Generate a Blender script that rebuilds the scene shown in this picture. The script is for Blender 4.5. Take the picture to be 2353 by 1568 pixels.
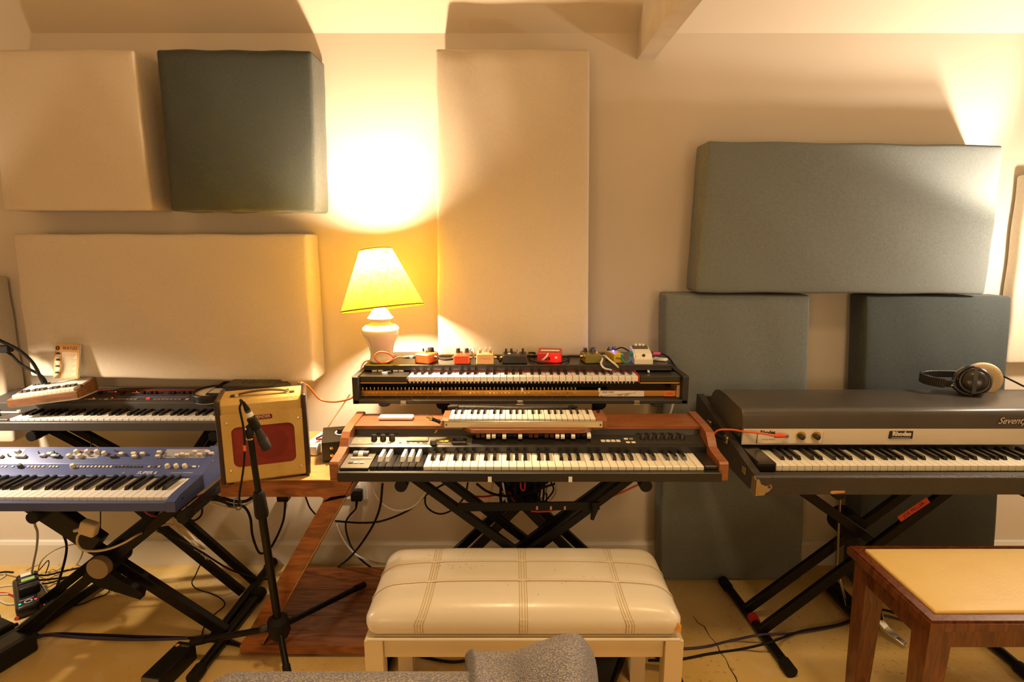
import bpy, bmesh, math, random
from mathutils import Vector, Matrix, Euler
random.seed(7)
sc = bpy.context.scene
for o in list(bpy.data.objects): bpy.data.objects.remove(o)
# ------------------------------------------------------------------ camera
FPX = 1307.2; CX = 1176.5; CY = 784.0; CAMZ = 1.456
PITCH = math.atan(238 / FPX)
cam = bpy.data.cameras.new('camera'); cam.sensor_width = 36; cam.lens = FPX / 2353 * 36
cam.clip_start = .02
camo = bpy.data.objects.new('camera', cam); sc.collection.objects.link(camo)
camo.location = (0, 0, CAMZ); camo.rotation_euler = (math.pi / 2 - PITCH, 0, 0)
sc.camera = camo
# ------------------------------------------------------------------ world, lights, exposure
w = bpy.data.worlds.new('world'); sc.world = w; w.use_nodes = True
w.node_tree.nodes['Background'].inputs[0].default_value = (1, .8, .6, 1)
w.node_tree.nodes['Background'].inputs[1].default_value = .05
sc.view_settings.view_transform = 'Standard'; sc.view_settings.look = 'None'
sc.view_settings.gamma = 1; sc.view_settings.use_curve_mapping = False
sc.view_settings.exposure = 0.0
sc.cycles.max_bounces = 4; sc.cycles.diffuse_bounces = 3; sc.cycles.glossy_bounces = 2; sc.cycles.transmission_bounces = 2; sc.cycles.caustics_reflective = False; sc.cycles.caustics_refractive = False
WARM = (1, .74, .45)
def light(name, kind, loc, energy, color=WARM, size=.1, target=None, spot=None, blend=.4):
    l = bpy.data.lights.new(name, kind); l.energy = energy; l.color = color
    if kind == 'AREA': l.shape = 'DISK'; l.size = size
    else: l.shadow_soft_size = size
    if kind == 'SPOT': l.spot_size = math.radians(spot); l.spot_blend = blend
    o = bpy.data.objects.new(name, l); sc.collection.objects.link(o); o.location = loc
    if target: o.rotation_euler = (Vector(target) - Vector(loc)).to_track_quat('-Z', 'Y').to_euler()
    return o
light('fill_behind_camera', 'POINT', (-1.0, -1.0, 1.35), 25, (1, .69, .37), .25)  # no lamp known here; fill added to lift the low wall and floor
light('overhead_fill', 'SPOT', (.0, 1.0, 2.75), 72, (1, .68, .34), .12, (.0, 1.02, 0), 98, .8)  # unseen spot added overhead to brighten the bench and other level surfaces
light('overhead_fill_right', 'SPOT', (1.0, .75, 2.75), 46, (1, .66, .30), .12, (1.0, .8, 0), 112, .8)  # second unseen spot, added to brighten stool and floor on the right
light('fill_behind_right', 'POINT', (1.3, -.6, 1.3), 26, (1, .71, .42), .3)  # added fill from behind the camera, lifting the shade under the keyboards
light('side_lamp_right', 'POINT', (2.02, 1.88, 1.42), 22, (1, .84, .66), .04)
light('side_lamp_right_up', 'SPOT', (2.02, 2.0, 1.40), 60, (1, .84, .66), .04, (1.5, 2.15, 2.3), 75, .5)
light('side_lamp_left', 'SPOT', (-2.12, 1.84, 1.15), 46, (1, .82, .62), .035, (-1.66, 1.96, .2), 112, .5)
light('side_lamp_left_up', 'SPOT', (-2.15, 1.9, 1.25), 7, (1, .8, .55), .04, (-2.2, 1.95, 2.3), 90, .4)
# ------------------------------------------------------------------ helpers
def ray(u, v):
    c, s = math.cos(PITCH), math.sin(PITCH); a = (u - CX) / FPX; b = -(v - CY) / FPX
    return Vector((a, c + b * s, -s + b * c))
def PY(u, v, Y):
    r = ray(u, v); t = Y / r.y; return Vector((r.x * t, Y, CAMZ + r.z * t))
def PZ(u, v, Z):
    r = ray(u, v); t = (Z - CAMZ) / r.z; return Vector((r.x * t, r.y * t, Z))
def PS(u, v, a, b):
    """point on the sloping plane that holds the x direction and the (y,z) points a and b"""
    k = (b[1] - a[1]) / (b[0] - a[0]); r = ray(u, v)
    t = (a[1] - k * a[0] - CAMZ) / (r.z - k * r.y)
    return Vector((r.x * t, r.y * t, CAMZ + r.z * t))
MATS = {}
def mat(name, rgb, rough=.5, metal=0, var=None, bump=None, emit=None, coat=0, spec=None, sheen=0, stretch=None, trans=0):
    """var=(scale, rgb2, contrast) colour noise; bump=(scale, strength)"""
    if name in MATS: return MATS[name]
    m = bpy.data.materials.new(name); m.use_nodes = True; nt = m.node_tree; b = nt.nodes['Principled BSDF']
    b.inputs['Base Color'].default_value = (*rgb, 1); b.inputs['Roughness'].default_value = rough
    b.inputs['Metallic'].default_value = metal
    if coat: b.inputs['Coat Weight'].default_value = coat; b.inputs['Coat Roughness'].default_value = .15
    if spec is not None: b.inputs['Specular IOR Level'].default_value = spec
    if sheen: b.inputs['Sheen Weight'].default_value = sheen
    if trans: b.inputs['Transmission Weight'].default_value = trans
    if emit: b.inputs['Emission Color'].default_value = (*emit[0], 1); b.inputs['Emission Strength'].default_value = emit[1]
    if var or bump:
        tc = nt.nodes.new('ShaderNodeTexCoord'); mp = nt.nodes.new('ShaderNodeMapping')
        nt.links.new(tc.outputs['Object'], mp.inputs['Vector'])
        if stretch: mp.inputs['Scale'].default_value = stretch
    if var:
        n = nt.nodes.new('ShaderNodeTexNoise'); n.inputs['Scale'].default_value = var[0]; n.inputs['Detail'].default_value = 6
        r = nt.nodes.new('ShaderNodeValToRGB'); c = var[2]
        r.color_ramp.elements[0].position = .5 - c; r.color_ramp.elements[1].position = .5 + c
        r.color_ramp.elements[0].color = (*rgb, 1); r.color_ramp.elements[1].color = (*var[1], 1)
        nt.links.new(mp.outputs[0], n.inputs['Vector']); nt.links.new(n.outputs['Fac'], r.inputs[0]); nt.links.new(r.outputs[0], b.inputs['Base Color'])
    if bump:
        n = nt.nodes.new('ShaderNodeTexNoise'); n.inputs['Scale'].default_value = bump[0]; n.inputs['Detail'].default_value = 4
        bp = nt.nodes.new('ShaderNodeBump'); bp.inputs['Strength'].default_value = bump[1]; bp.inputs['Distance'].default_value = .004
        nt.links.new(mp.outputs[0], n.inputs['Vector']); nt.links.new(n.outputs['Fac'], bp.inputs['Height']); nt.links.new(bp.outputs[0], b.inputs['Normal'])
    MATS[name] = m; return m
def weave(name, a, b_, scale, rough=.95, wr=.25, fine=.35, scl=(1, 1, 1)):
    """woven cloth: two crossed wave textures for the threads, stretched noise for slubs and creases"""
    m = bpy.data.materials.new(name); m.use_nodes = True; nt = m.node_tree; b = nt.nodes['Principled BSDF']
    N = nt.nodes.new; L = nt.links.new
    b.inputs['Roughness'].default_value = rough; b.inputs['Specular IOR Level'].default_value = .2; b.inputs['Sheen Weight'].default_value = .15
    tc = N('ShaderNodeTexCoord'); mp = N('ShaderNodeMapping'); L(tc.outputs['Object'], mp.inputs[0]); mp.inputs['Scale'].default_value = scl
    outs = []
    for st in ((1, 1, 9), (9, 1, 1)):
        q = N('ShaderNodeMapping'); q.inputs['Scale'].default_value = st; L(mp.outputs[0], q.inputs[0])
        n = N('ShaderNodeTexNoise'); n.inputs['Scale'].default_value = scale; n.inputs['Detail'].default_value = 3; L(q.outputs[0], n.inputs['Vector']); outs.append(n)
    ad = N('ShaderNodeMath'); ad.operation = 'ADD'; L(outs[0].outputs['Fac'], ad.inputs[0]); L(outs[1].outputs['Fac'], ad.inputs[1])
    r = N('ShaderNodeValToRGB'); r.color_ramp.elements[0].position = .32; r.color_ramp.elements[1].position = .68
    hf = N('ShaderNodeMath'); hf.operation = 'MULTIPLY'; hf.inputs[1].default_value = .5; L(ad.outputs[0], hf.inputs[0])
    L(hf.outputs[0], r.inputs[0]); r.color_ramp.elements[0].color = (*a, 1); r.color_ramp.elements[1].color = (*b_, 1); L(r.outputs[0], b.inputs['Base Color'])
    n2 = N('ShaderNodeTexNoise'); n2.inputs['Scale'].default_value = 6; n2.inputs['Detail'].default_value = 5; n2.inputs['Distortion'].default_value = .6; L(tc.outputs['Object'], n2.inputs['Vector'])
    mx = N('ShaderNodeMath'); mx.operation = 'MULTIPLY_ADD'; L(hf.outputs[0], mx.inputs[0]); mx.inputs[1].default_value = fine; L(n2.outputs['Fac'], mx.inputs[2])
    bp = N('ShaderNodeBump'); bp.inputs['Strength'].default_value = wr; bp.inputs['Distance'].default_value = .01; L(mx.outputs[0], bp.inputs['Height']); L(bp.outputs[0], b.inputs['Normal'])
    MATS[name] = m; return m
def wood(name, a, b_, scale=6, stretch=(1, 12, 12), rough=.35, coat=.3):
    m = bpy.data.materials.new(name); m.use_nodes = True; nt = m.node_tree; b = nt.nodes['Principled BSDF']; N = nt.nodes.new; L = nt.links.new
    b.inputs['Roughness'].default_value = rough; b.inputs['Coat Weight'].default_value = coat; b.inputs['Coat Roughness'].default_value = .25
    tc = N('ShaderNodeTexCoord'); mp = N('ShaderNodeMapping'); mp.inputs['Scale'].default_value = stretch; L(tc.outputs['Object'], mp.inputs[0])
    n = N('ShaderNodeTexNoise'); n.inputs['Scale'].default_value = scale; n.inputs['Detail'].default_value = 8; n.inputs['Distortion'].default_value = 1.2; L(mp.outputs[0], n.inputs['Vector'])
    r = N('ShaderNodeValToRGB'); r.color_ramp.elements[0].position = .35; r.color_ramp.elements[1].position = .65
    r.color_ramp.elements[0].color = (*a, 1); r.color_ramp.elements[1].color = (*b_, 1); L(n.outputs['Fac'], r.inputs[0]); L(r.outputs[0], b.inputs['Base Color'])
    bp = N('ShaderNodeBump'); bp.inputs['Strength'].default_value = .08; bp.inputs['Distance'].default_value = .002; L(n.outputs['Fac'], bp.inputs['Height']); L(bp.outputs[0], b.inputs['Normal'])
    MATS[name] = m; return m

ORG = {}
def tag(o, label=None, cat=None, group=None, kind=None):
    if label: o['label'] = label
    if cat: o['category'] = cat
    if group: o['group'] = group
    if kind: o['kind'] = kind
    return o
def thing(name, label, cat, loc=(0, 0, 0), rot=(0, 0, 0), group=None):
    o = bpy.data.objects.new(name, None); sc.collection.objects.link(o); o.empty_display_size = .05
    o.location = loc; o.rotation_euler = rot; ORG[o] = Vector(loc)
    return tag(o, label, cat, group)
def obj(name, me, parent=None, loc=None, org=None):
    o = bpy.data.objects.new(name, me); sc.collection.objects.link(o)
    if parent is not None: o.parent = parent
    if loc is not None: o.location = loc
    ORG[o] = org if org is not None else (ORG[parent] if parent is not None else Vector((0, 0, 0)))
    return o
class MB:
    def __init__(s): s.v = []; s.f = []
    def add(s, vs, fs, M=None):
        n = len(s.v); s.v += [tuple(M @ Vector(q)) if M else tuple(q) for q in vs]; s.f += [tuple(i + n for i in q) for q in fs]; return s
    def box(s, a, b, bev=0, M=None):
        x0, y0, z0 = [min(a[i], b[i]) for i in range(3)]; x1, y1, z1 = [max(a[i], b[i]) for i in range(3)]
        if bev <= 0:
            vs = [(x0, y0, z0), (x1, y0, z0), (x1, y1, z0), (x0, y1, z0), (x0, y0, z1), (x1, y0, z1), (x1, y1, z1), (x0, y1, z1)]
            return s.add(vs, [(0, 3, 2, 1), (4, 5, 6, 7), (0, 1, 5, 4), (1, 2, 6, 5), (2, 3, 7, 6), (3, 0, 4, 7)], M)
        bev = min(bev, .49 * min(x1 - x0, y1 - y0, z1 - z0)); vs = []; idx = {}
        for i in (0, 1):
            for j in (0, 1):
                for k in (0, 1):
                    X, Y, Z = (x0, x1)[i], (y0, y1)[j], (z0, z1)[k]; bx, by, bz = bev * (1 - 2 * i), bev * (1 - 2 * j), bev * (1 - 2 * k)
                    for ax, q in enumerate(((X, Y + by, Z + bz), (X + bx, Y, Z + bz), (X + bx, Y + by, Z))): idx[i, j, k, ax] = len(vs); vs.append(q)
        fs = []
        for i in (0, 1):
            q = [idx[i, j, k, 0] for j, k in ((0, 0), (1, 0), (1, 1), (0, 1))]; fs.append(tuple(q if i else q[::-1]))
            q = [idx[j, i, k, 1] for j, k in ((0, 0), (0, 1), (1, 1), (1, 0))]; fs.append(tuple(q if i else q[::-1]))
            q = [idx[j, k, i, 2] for j, k in ((0, 0), (1, 0), (1, 1), (0, 1))]; fs.append(tuple(q if i else q[::-1]))
        for i in (0, 1):
            for j in (0, 1):
                a0 = [idx[i, j, 0, 0], idx[i, j, 1, 0], idx[i, j, 1, 1], idx[i, j, 0, 1]]; fs.append(tuple(a0 if (i + j) % 2 == 1 else a0[::-1]))
        # remaining edges and corners
        for i in (0, 1):
            for k in (0, 1):
                q = [idx[i, 0, k, 0], idx[i, 1, k, 0], idx[i, 1, k, 2], idx[i, 0, k, 2]]; fs.append(tuple(q if (i + k) % 2 == 0 else q[::-1]))
        for j in (0, 1):
            for k in (0, 1):
                q = [idx[0, j, k, 1], idx[1, j, k, 1], idx[1, j, k, 2], idx[0, j, k, 2]]; fs.append(tuple(q if (j + k) % 2 == 1 else q[::-1]))
        for i in (0, 1):
            for j in (0, 1):
                for k in (0, 1):
                    q = [idx[i, j, k, 0], idx[i, j, k, 1], idx[i, j, k, 2]]; fs.append(tuple(q if (i + j + k) % 2 == 1 else q[::-1]))
        return s.add(vs, fs, M)
    def bar(s, p0, p1, w, h, up=(0, 1, 0), bev=.003):
        """box of section w x h from p0 to p1"""
        p0, p1 = Vector(p0), Vector(p1); d = p1 - p0; L = d.length; z = d.normalized(); y = Vector(up); y = (y - z * y.dot(z)).normalized(); x = y.cross(z)
        M = Matrix((x, y, z)).transposed().to_4x4(); M.translation = p0
        return s.box((-w / 2, -h / 2, 0), (w / 2, h / 2, L), bev, M)
    def cyl(s, p0, p1, r0, r1=None, n=16, caps=True):
        r1 = r0 if r1 is None else r1; return s.tube([p0, p1], [r0, r1], n, caps)
    def tube(s, pts, r, n=8, caps=True):
        pts = [Vector(p) for p in pts]; m = len(pts); rs = r if isinstance(r, (list, tuple)) else [r] * m
        vs = []; prev = None
        for i, p in enumerate(pts):
            t = (pts[min(i + 1, m - 1)] - pts[max(i - 1, 0)])
            t = t.normalized() if t.length > 1e-9 else Vector((0, 0, 1))
            if prev is None:
                a = Vector((0, 0, 1)) if abs(t.z) < .9 else Vector((1, 0, 0)); x = t.cross(a).normalized()
            else:
                x = prev - t * prev.dot(t); x = x.normalized() if x.length > 1e-6 else prev
            prev = x; y = t.cross(x)
            vs += [p + (x * math.cos(2 * math.pi * k / n) + y * math.sin(2 * math.pi * k / n)) * rs[i] for k in range(n)]
        fs = [(i * n + k, i * n + (k + 1) % n, (i + 1) * n + (k + 1) % n, (i + 1) * n + k) for i in range(m - 1) for k in range(n)]
        if caps: fs += [tuple(range(n))[::-1], tuple((m - 1) * n + k for k in range(n))]
        return s.add(vs, fs)
    def lathe(s, prof, n=24, M=None, closed=False):
        """prof: (radius, height) up the z axis"""
        vs = []; fs = []; m = len(prof)
        for r, z in prof: vs += [(max(r, 1e-5) * math.cos(2 * math.pi * k / n), max(r, 1e-5) * math.sin(2 * math.pi * k / n), z) for k in range(n)]
        for i in range(m if closed else m - 1):
            j = (i + 1) % m
            fs += [(i * n + k, i * n + (k + 1) % n, j * n + (k + 1) % n, j * n + k) for k in range(n)]
        return s.add(vs, fs, M)
    def prism(s, poly, a, b, axis='x'):
        """polygon in the two other axes, swept along axis from a to b"""
        def mk(p, t): return {'x': (t, p[0], p[1]), 'y': (p[0], t, p[1]), 'z': (p[0], p[1], t)}[axis]
        n = len(poly); ar = sum(poly[i][0] * poly[(i + 1) % n][1] - poly[(i + 1) % n][0] * poly[i][1] for i in range(n))
        if (ar < 0) != (axis == 'y'): poly = poly[::-1]
        vs = [mk(p, a) for p in poly] + [mk(p, b) for p in poly]
        fs = [tuple(range(n))[::-1], tuple(range(n, 2 * n))] + [(i, (i + 1) % n, n + (i + 1) % n, n + i) for i in range(n)]
        return s.add(vs, fs)
    def rbox(s, size, r, sub=(6, 6, 6), M=None, warp=None):
        """rounded box centred on the origin; warp moves each point"""
        ax = []
        for h, n in zip(size, sub):
            h = h / 2; rr = min(r, h * .98); inner = [-h + rr + (2 * h - 2 * rr) * i / n for i in range(n + 1)]
            e = [-h, -h + rr * .25, -h + rr * .6]; ax.append(e + inner + [-q for q in e[::-1]])
        hs = [q / 2 for q in size]
        def proj(p):
            inn = Vector([max(-(hs[i] - min(r, hs[i] * .98)), min(hs[i] - min(r, hs[i] * .98), p[i])) for i in range(3)]); d = Vector(p) - inn
            q = inn + d.normalized() * min(r, max(min(hs) * .98, 0)) if d.length > 1e-9 else inn
            return warp(q) if warp else q
        cache = {}; vs = []; fs = []
        def vid(p):
            k = tuple(round(c, 6) for c in p)
            if k not in cache: cache[k] = len(vs); vs.append(proj(p))
            return cache[k]
        for a in range(3):
            b, c = (a + 1) % 3, (a + 2) % 3
            for sgn in (-1, 1):
                for i in range(len(ax[b]) - 1):
                    for j in range(len(ax[c]) - 1):
                        q = []
                        for (ii, jj) in ((i, j), (i + 1, j), (i + 1, j + 1), (i, j + 1)):
                            p = [0, 0, 0]; p[a] = sgn * hs[a]; p[b] = ax[b][ii]; p[c] = ax[c][jj]; q.append(vid(p))
                        fs.append(tuple(q if sgn > 0 else q[::-1]))
        return s.add(vs, fs, M)
    def mesh(s, name, m, smooth=None, org=None):
        me = bpy.data.meshes.new(name); o = org or Vector((0, 0, 0))
        me.from_pydata([(q[0] - o[0], q[1] - o[1], q[2] - o[2]) for q in s.v], [], s.f); me.materials.append(m)
        bm = bmesh.new(); bm.from_mesh(me); bmesh.ops.recalc_face_normals(bm, faces=bm.faces); bm.to_mesh(me); bm.free()
        if smooth:
            for p in me.polygons: p.use_smooth = True
            if smooth < 180: me.set_sharp_from_angle(angle=math.radians(smooth))
        me.update(); return me
    def build(s, name, m, parent=None, smooth=None, local=False):
        """world coordinates unless local"""
        org = Vector((0, 0, 0)) if (local or parent is None) else ORG[parent]
        return obj(name, s.mesh(name, m, smooth, org), parent)
    def top(s, name, m, label, cat, group=None, smooth=None):
        """a thing of one mesh, its origin at the middle of its base"""
        xs, ys, zs = zip(*s.v); org = Vector(((min(xs) + max(xs)) / 2, (min(ys) + max(ys)) / 2, min(zs)))
        o = obj(name, s.mesh(name, m, smooth, org), None, org, org); return tag(o, label, cat, group)
def box(name, m, parent, a, b, bev=.002, local=False): return MB().box(a, b, bev).build(name, m, parent, None, local)
def spline(pts, k=8):
    """Catmull-Rom through the points"""
    P = [Vector(p) for p in pts]; P = [P[0] * 2 - P[1]] + P + [P[-1] * 2 - P[-2]]; out = []
    for i in range(1, len(P) - 2):
        a, b, c, d = P[i - 1:i + 3]
        for j in range(k):
            t = j / k; out.append(.5 * ((2 * b) + (c - a) * t + (2 * a - 5 * b + 4 * c - d) * t * t + (3 * b - a - 3 * c + d) * t ** 3))
    return out + [P[-2]]
def cable(label, m, pts, r=.003, group=None, name='cable', k=8):
    return MB().tube(spline(pts, k), r, 8).top(name, m, label, 'cable', group, 180)
def text(name, body, size, pos, m, parent, rot=(90, 0, 0), ext=.0004, shear=0, align='CENTER', local=False, offset=0, sx=1, label=None):
    c = bpy.data.curves.new(name, 'FONT'); c.body = body; c.size = size; c.extrude = ext; c.align_x = align; c.align_y = 'CENTER'; c.shear = shear; c.offset = offset; c.resolution_u = 3
    t = bpy.data.objects.new(name, c); sc.collection.objects.link(t); dg = bpy.context.evaluated_depsgraph_get()
    me = bpy.data.meshes.new_from_object(t.evaluated_get(dg)); bpy.data.objects.remove(t); me.materials.clear(); me.materials.append(m); me.name = name
    pos = Vector(pos) - (Vector((0, 0, 0)) if local else ORG[parent])
    o = obj(name, me, parent, pos); o.rotation_euler = [math.radians(q) for q in rot]; o.scale = (sx, 1, 1)
    if label: o['label'] = label
    return o
def keyboard(parent, x0, kw, n, first, yf, yr, zt, zb, wm, bm, blen=.62, bh=.011, local=False, bw=.56, names=('white_key', 'black_key'), slant=0):
    """n white keys from x0, each an object; first = scale degree (0=C) of the first key"""
    org = Vector((0, 0, 0)) if local else ORG[parent]; g = .0007; D = yr - yf
    wmesh = MB().box((g, 0, zb - zt), (kw - g, D, 0), .0012).mesh('white_key', wm)
    w2 = kw * bw / 2; L = D * blen
    bmesh_ = MB().add([(-w2, 0, 0), (w2, 0, 0), (w2, L, 0), (-w2, L, 0), (-w2 * .72, L * .06, bh), (w2 * .72, L * .06, bh), (w2 * .72, L, bh), (-w2 * .72, L, bh)],
        [(0, 3, 2, 1), (4, 5, 6, 7), (0, 1, 5, 4), (1, 2, 6, 5), (2, 3, 7, 6), (3, 0, 4, 7)]).mesh('black_key', bm)
    for i in range(n):
        x = x0 + i * kw
        obj(names[0], wmesh, parent, Vector((x, yf, zt)) - org)
        if (i + first) % 7 in (0, 1, 3, 4, 5) and i < n - 1:
            off = {0: -.08, 1: .08, 3: -.12, 4: 0, 5: .12}[(i + first) % 7] * kw
            obj(names[1], bmesh_, parent, Vector((x + kw + off, yr - L, zt - .0005)) - org)
def knob(parent, name, m, p, r, h, tilt=0, local=False, top=.85, n=16, ptr=None):
    org = Vector((0, 0, 0)) if local else ORG[parent]
    key = (m.name, round(r, 5), round(h, 5), top)
    me = KN.get(key)
    if me is None: me = KN[key] = MB().lathe([(0, 0), (r, 0), (r * .95, h * .15), (r * top, h * .9), (r * top * .86, h), (0, h)], n).mesh('knob', m, 40)
    o = obj(name, me, parent, Vector(p) - org); o.rotation_euler = (tilt, 0, 0); return o
KN = {}
def clone(src, parent, loc, name=None, rot=None):
    o = src.copy(); sc.collection.objects.link(o); o.parent = parent; o.location = loc; ORG[o] = ORG.get(parent, Vector((0, 0, 0)))
    if rot: o.rotation_euler = rot
    return o
# ------------------------------------------------------------------ materials
M_wall = mat('wall_paint', (.80, .71, .58), .8, bump=(18, .06), var=(2.5, (.77, .68, .55), .3))
M_ceil = mat('ceiling_paint', (.74, .64, .50), .85, bump=(25, .05))
M_skirt = mat('skirting_gloss', (.82, .76, .64), .35)
M_beam = mat('beam_paint', (.78, .70, .58), .7, bump=(40, .35), var=(14, (.70, .61, .48), .2))
M_cream = weave('cream_cloth', (.70, .60, .45), (.78, .68, .53), 70, wr=.22, fine=.15)
M_teal = weave('teal_cloth', (.046, .055, .053), (.080, .092, .088), 90, wr=.22, fine=.6)
M_teal_lit = weave('lit_teal_cloth', (.145, .165, .157), (.235, .252, .235), 90, wr=.2, fine=.6)  # same cloth made paler: light on the right-hand panels put into its colour
def knit(name, a, b_, scale):
    m = bpy.data.materials.new(name); m.use_nodes = True; nt = m.node_tree; b = nt.nodes['Principled BSDF']; N = nt.nodes.new; L = nt.links.new
    b.inputs['Roughness'].default_value = .95; b.inputs['Specular IOR Level'].default_value = .15
    tc = N('ShaderNodeTexCoord'); mp = N('ShaderNodeMapping'); mp.inputs['Scale'].default_value = (.6, 1, 1.2); L(tc.outputs['Object'], mp.inputs[0])
    v = N('ShaderNodeTexVoronoi'); v.inputs['Scale'].default_value = scale; L(mp.outputs[0], v.inputs['Vector'])
    r = N('ShaderNodeValToRGB'); r.color_ramp.elements[0].position = .15; r.color_ramp.elements[1].position = .6; r.color_ramp.elements[0].color = (*b_, 1); r.color_ramp.elements[1].color = (*a, 1); L(v.outputs['Distance'], r.inputs[0]); L(r.outputs[0], b.inputs['Base Color'])
    bp = N('ShaderNodeBump'); bp.invert = True; bp.inputs['Strength'].default_value = .9; bp.inputs['Distance'].default_value = .002; L(v.outputs['Distance'], bp.inputs['Height']); L(bp.outputs[0], b.inputs['Normal']); return m
M_sofa = knit('grey_knit', (.20, .20, .25), (.50, .46, .42), 470)
M_black = mat('black_satin', (.009, .008, .007), .42, spec=.3)
M_steel = mat('black_steel', (.006, .005, .004), .36, bump=(120, .1), spec=.22)
M_rub = mat('black_rubber', (.008, .007, .006), .7, spec=.25)
M_dark = mat('dark_grey_plastic', (.045, .043, .042), .45)
M_wkey = mat('ivory_key', (.80, .74, .60), .28, coat=.2)
M_wkey2 = mat('white_key_plastic', (.84, .82, .77), .28, coat=.2)
M_bkey = mat('black_key_plastic', (.010, .009, .008), .22, coat=.3)
M_brown = wood('red_brown_wood', (.20, .062, .020), (.30, .10, .032), 5, (2, 14, 14))
M_teak = wood('orange_teak', (.15, .040, .011), (.36, .115, .030), 4, (1.6, 9, 9), .38, .25)
M_teakt = wood('pale_teak', (.50, .26, .08), (.62, .36, .13), 4, (1.6, 9, 9), .4, .2)
M_stool = wood('dark_mahogany', (.070, .016, .005), (.17, .046, .013), 6, (12, 12, 1.5), .3, .4)
M_walnut = wood('walnut_veneer', (.14, .055, .02), (.25, .11, .042), 8, (1.5, 14, 14), .5, .1)
M_chrome = mat('chrome', (.8, .78, .74), .15, 1)
M_brass = mat('brass', (.75, .52, .20), .25, 1)
M_gold = mat('gold_anodised_rail', (.62, .30, .055), .35, .75)
M_alu = mat('brushed_aluminium', (.82, .72, .56), .35, .15, bump=(300, .1), stretch=(.02, 1, 1))
M_white = mat('white_plastic', (.82, .80, .76), .35)
M_cream_pl = mat('cream_plastic', (.78, .70, .54), .4)
M_red = mat('red_paint', (.50, .02, .015), .35)
M_orange = mat('orange_rubber', (.72, .12, .02), .45)
M_olive = mat('olive_enamel', (.15, .135, .012), .3, coat=.3)
M_yellow = mat('yellow_enamel', (.60, .42, .03), .35)
M_teal_r = mat('teal_rubber', (.02, .22, .19), .45)
M_purple = mat('violet_rubber', (.045, .03, .10), .45)
M_pink = mat('pink_plastic', (.62, .06, .24), .4)
M_white_c = mat('white_cable', (.70, .66, .58), .45)
M_grey_c = mat('grey_cable', (.36, .34, .30), .5)
M_ivory_c = mat('ivory_cable', (.66, .52, .30), .5)
M_ink = mat('dark_ink', (.02, .016, .012), .8)
M_paper = mat('white_paper', (.80, .76, .68), .85)
M_led_r = mat('red_led', (.8, .02, .01), .4, emit=((1, .03, .015), 14))
M_led_s = mat('small_red_led', (.6, .02, .01), .4, emit=((1, .04, .03), 2.2))
M_led_b = mat('blue_led', (.1, .1, .9), .4, emit=((.06, .06, 1), 22))
M_led_g = mat('green_led', (.02, .6, .2), .4, emit=((.02, .9, .3), 3))
# ------------------------------------------------------------------ floor material
def floor_mat():
    m = bpy.data.materials.new('polished_concrete'); m.use_nodes = True; nt = m.node_tree; b = nt.nodes['Principled BSDF']; N = nt.nodes.new; L = nt.links.new
    tc = N('ShaderNodeTexCoord')
    def noise(s, d=8, dist=0):
        n = N('ShaderNodeTexNoise'); n.inputs['Scale'].default_value = s; n.inputs['Detail'].default_value = d; n.inputs['Distortion'].default_value = dist; L(tc.outputs['Object'], n.inputs['Vector']); return n
    def ramp(n, p0, p1, c0, c1, out='Fac'):
        r = N('ShaderNodeValToRGB'); r.color_ramp.elements[0].position = p0; r.color_ramp.elements[1].position = p1; r.color_ramp.elements[0].color = (*c0, 1); r.color_ramp.elements[1].color = (*c1, 1); L(n.outputs[out], r.inputs[0]); return r
    a = ramp(noise(1.6, 6, .4), .35, .68, (.66, .42, .105), (.82, .60, .26))
    sp = ramp(noise(55, 5), .60, .68, (1, 1, 1), (.66, .56, .44)); pat = ramp(noise(2.4, 3), .46, .6, (0, 0, 0), (1, 1, 1))
    m1 = N('ShaderNodeMix'); m1.data_type = 'RGBA'; m1.blend_type = 'MULTIPLY'; L(pat.outputs[0], m1.inputs['Factor']); L(a.outputs[0], m1.inputs['A']); L(sp.outputs[0], m1.inputs['B'])
    lt = ramp(noise(7, 9, 1.5), .56, .74, (0, 0, 0), (.5, .5, .5))
    m2 = N('ShaderNodeMix'); m2.data_type = 'RGBA'; L(lt.outputs[0], m2.inputs['Factor']); L(m1.outputs['Result'], m2.inputs['A']); m2.inputs['B'].default_value = (.80, .66, .44, 1)
    L(m2.outputs['Result'], b.inputs['Base Color'])
    rr = ramp(noise(9), .3, .7, (.34, .34, .34), (.55, .55, .55)); L(rr.outputs[0], b.inputs['Roughness'])
    bp = N('ShaderNodeBump'); bp.inputs['Strength'].default_value = .12; bp.inputs['Distance'].default_value = .003; L(noise(40).outputs['Fac'], bp.inputs['Height']); L(bp.outputs[0], b.inputs['Normal'])
    MATS['floor'] = m; return m
M_floor = floor_mat()
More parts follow.
